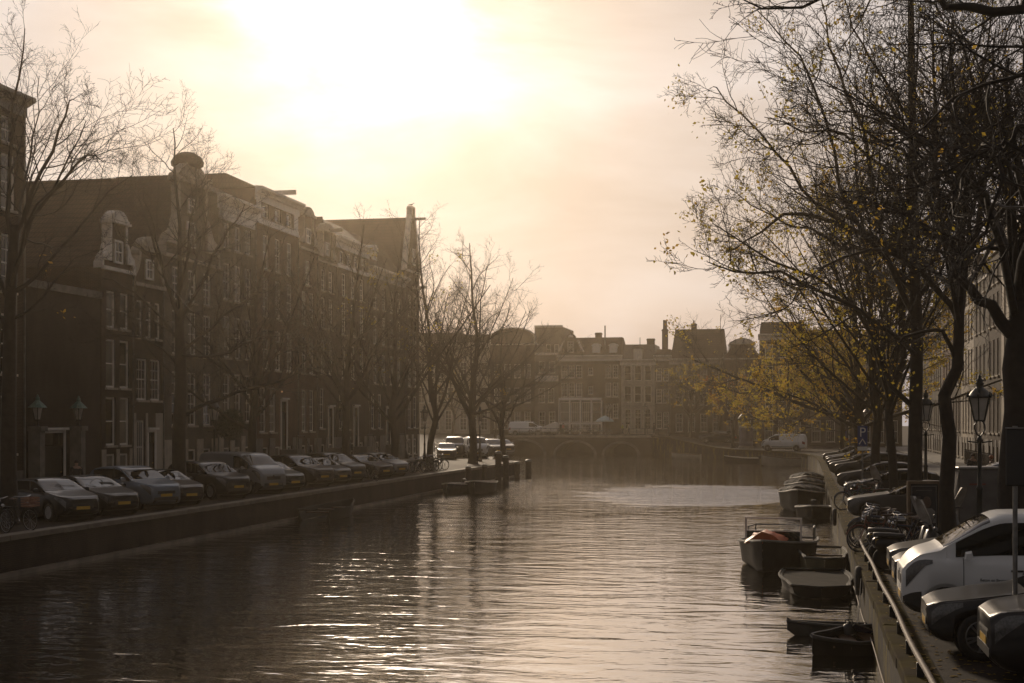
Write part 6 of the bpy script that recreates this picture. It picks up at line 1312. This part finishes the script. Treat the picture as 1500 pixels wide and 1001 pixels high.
# topiary ball on a stem, glowing globes, railings
q = onX(336, -33.6); tt = thing('topiary_tree', 'dark clipped ball on a stem before the left houses, right of the lamp post', 'tree', q, 0)
MB().lathe([(.3,0),(.36,.55),(.30,.56),(.001,.56)], 12).build('pot', B_RED, tt); MB().tube([(0,0,.5),(0,0,2.6)], .05, 8).build('stem', BARK, tt)
gg = np.random.default_rng(4); n_ = 2600; D_ = gg.normal(0,1,(n_,3)); D_ /= np.linalg.norm(D_,axis=1,keepdims=True); C_ = D_*(.95*gg.random((n_,1))**.28)*(1+.06*np.sin(D_*5).sum(1,keepdims=True)) + np.array([0,0,3.3]); A_ = gg.normal(0,1,(n_,3)); A_ /= np.linalg.norm(A_,axis=1,keepdims=True); B2 = np.cross(A_, gg.normal(0,1,(n_,3))); B2 /= np.linalg.norm(B2,axis=1,keepdims=True)
link('crown', np_mesh('crown', np.stack([C_-A_*.07, C_+B2*.045, C_+A_*.07, C_-B2*.045],1).reshape(-1,3), np.arange(4*n_).reshape(-1,4), mat('box_leaves', (.02,.032,.014), .6, .4, 5)), tt)
for px, py, lab in ((366,664,'small glowing globe low on a left-row front'),(413,574,'faint glowing globe added for an orange glint above a left-row doorway')):
    q = onX(px, -34.75); d = dep(q); w_ = thing('glow_globe', lab, 'lamp', (q.x, q.y, zat(py, d)), 0, 'glowing globes on the left fronts'); MB().ball((0,0,0), .07, 8).build('globe', mat('warm_globe', (.6,.45,.3), .4, .05, 3, emit=(1,.55,.25,.35)), w_, True); MB().box((-.3,-.02,.08),(.02,.02,.12)).build('bracket', BLACK, w_)  # emissive globes; the orange one is added for a glint
def iron_fence(label, x0, y0, x1, y1, h, step, group=None, z=.12):
    r = thing('iron_railing', label, 'railing', (x0, y0, z), 0, group); d = Vector((x1-x0, y1-y0, 0)); n = max(2, int(d.length/step)); b = MB()
    for k in range(n+1): p = d*(k/n); b.tube([(p.x,p.y,0),(p.x,p.y,h)], .014, 5)
    b.build('bars', BLACK, r); b = MB()
    for zz in (.15, h-.12): b.tube([(0,0,zz),(d.x,d.y,zz)], .018, 5)
    b.build('rails', BLACK, r); return r
iron_fence('black iron railing before the stoops of the sunlit right houses', 12.6, 80, 12.6, 96, 1.15, .22); iron_fence('black iron railing farther along the right fronts', 12.6, 99, 12.6, 116, 1.15, .25)
q0, q1 = at(1075, 170), at(1118, 162); iron_fence('low iron railing on the far quay edge by the advertising column', q0.x, q0.y, q1.x, q1.y, 1.0, .35, None, 0)
iron_fence('iron railing on the left quay edge beyond the corner', -28.2, 130, -39.5, 188, 1.0, 1.2, None, .0)
# fallen leaves
g_ = np.random.default_rng(9); n_ = 5200; xx = 1.5 + np.abs(g_.normal(0, 2.6, n_)); yy = 12 + g_.random(n_)**1.5*90; th = g_.random(n_)*6.28; s_ = g_.uniform(.03,.065,n_); zz = .026 + .004*g_.random(n_) + np.where(xx > 1.95, -.02, 0)
V_ = np.stack([np.stack([xx+s_*np.cos(th+k*1.571)*(1 if k%2 else .62), yy+s_*np.sin(th+k*1.571)*(1 if k%2 else .62), zz + .012*((k%2)*g_.random(n_))],1) for k in range(4)],1).reshape(-1,3)
lf = link('fallen_leaves', np_mesh('fallen_leaves', V_, np.arange(4*n_).reshape(-1,4), LEAF_Y)); lf['kind'] = 'stuff'; lf['label'] = 'fallen yellow leaves scattered along the right quay'

# small dark lettering on the door of the white van (unreadable in the photograph beyond its word shapes)
lz = .80
yv = -(max(car_surf(CARS['van'], x_, 4.3)[0] for x_ in (1.2, 1.8)) + .004)
text(van, 'door_lettering', 'Beton en Bestrating', .066, PTXT, (1.24, yv, lz), ex=.001, align='LEFT')
b = MB(); rt = random.Random(3)
for row, wmax in ((lz-.10, .60), (lz-.19, .34)):
    x_ = 1.24
    while x_ < 1.24 + wmax:
        w_ = rt.uniform(.012,.03); b.box((x_, yv-.002, row), (x_+w_, yv+.001, row+rt.choice((.032,.032,.045)))); x_ += w_ + rt.choice((.008,.008,.008,.025))
b.build('door_small_print', PTXT, van)
# ------------------------------------------------------------------ haze: one closed box of even density round the scene
HAZE_D = 0.00041
hz = MB(); hz.box((-160,-40,-3.4),(130,300,27.0)); ho = hz.build('haze', None if False else [])
hm = bpy.data.materials.new('haze_air'); hm.use_nodes = True; t = hm.node_tree; t.nodes.clear()
o_ = t.nodes.new('ShaderNodeOutputMaterial'); pv = t.nodes.new('ShaderNodeVolumePrincipled')
pv.inputs['Color'].default_value = (.95,.80,.60,1); pv.inputs['Density'].default_value = HAZE_D; pv.inputs['Anisotropy'].default_value = .88
t.links.new(pv.outputs[0], o_.inputs['Volume']); ho.data.materials.append(hm); ho['kind'] = 'stuff'
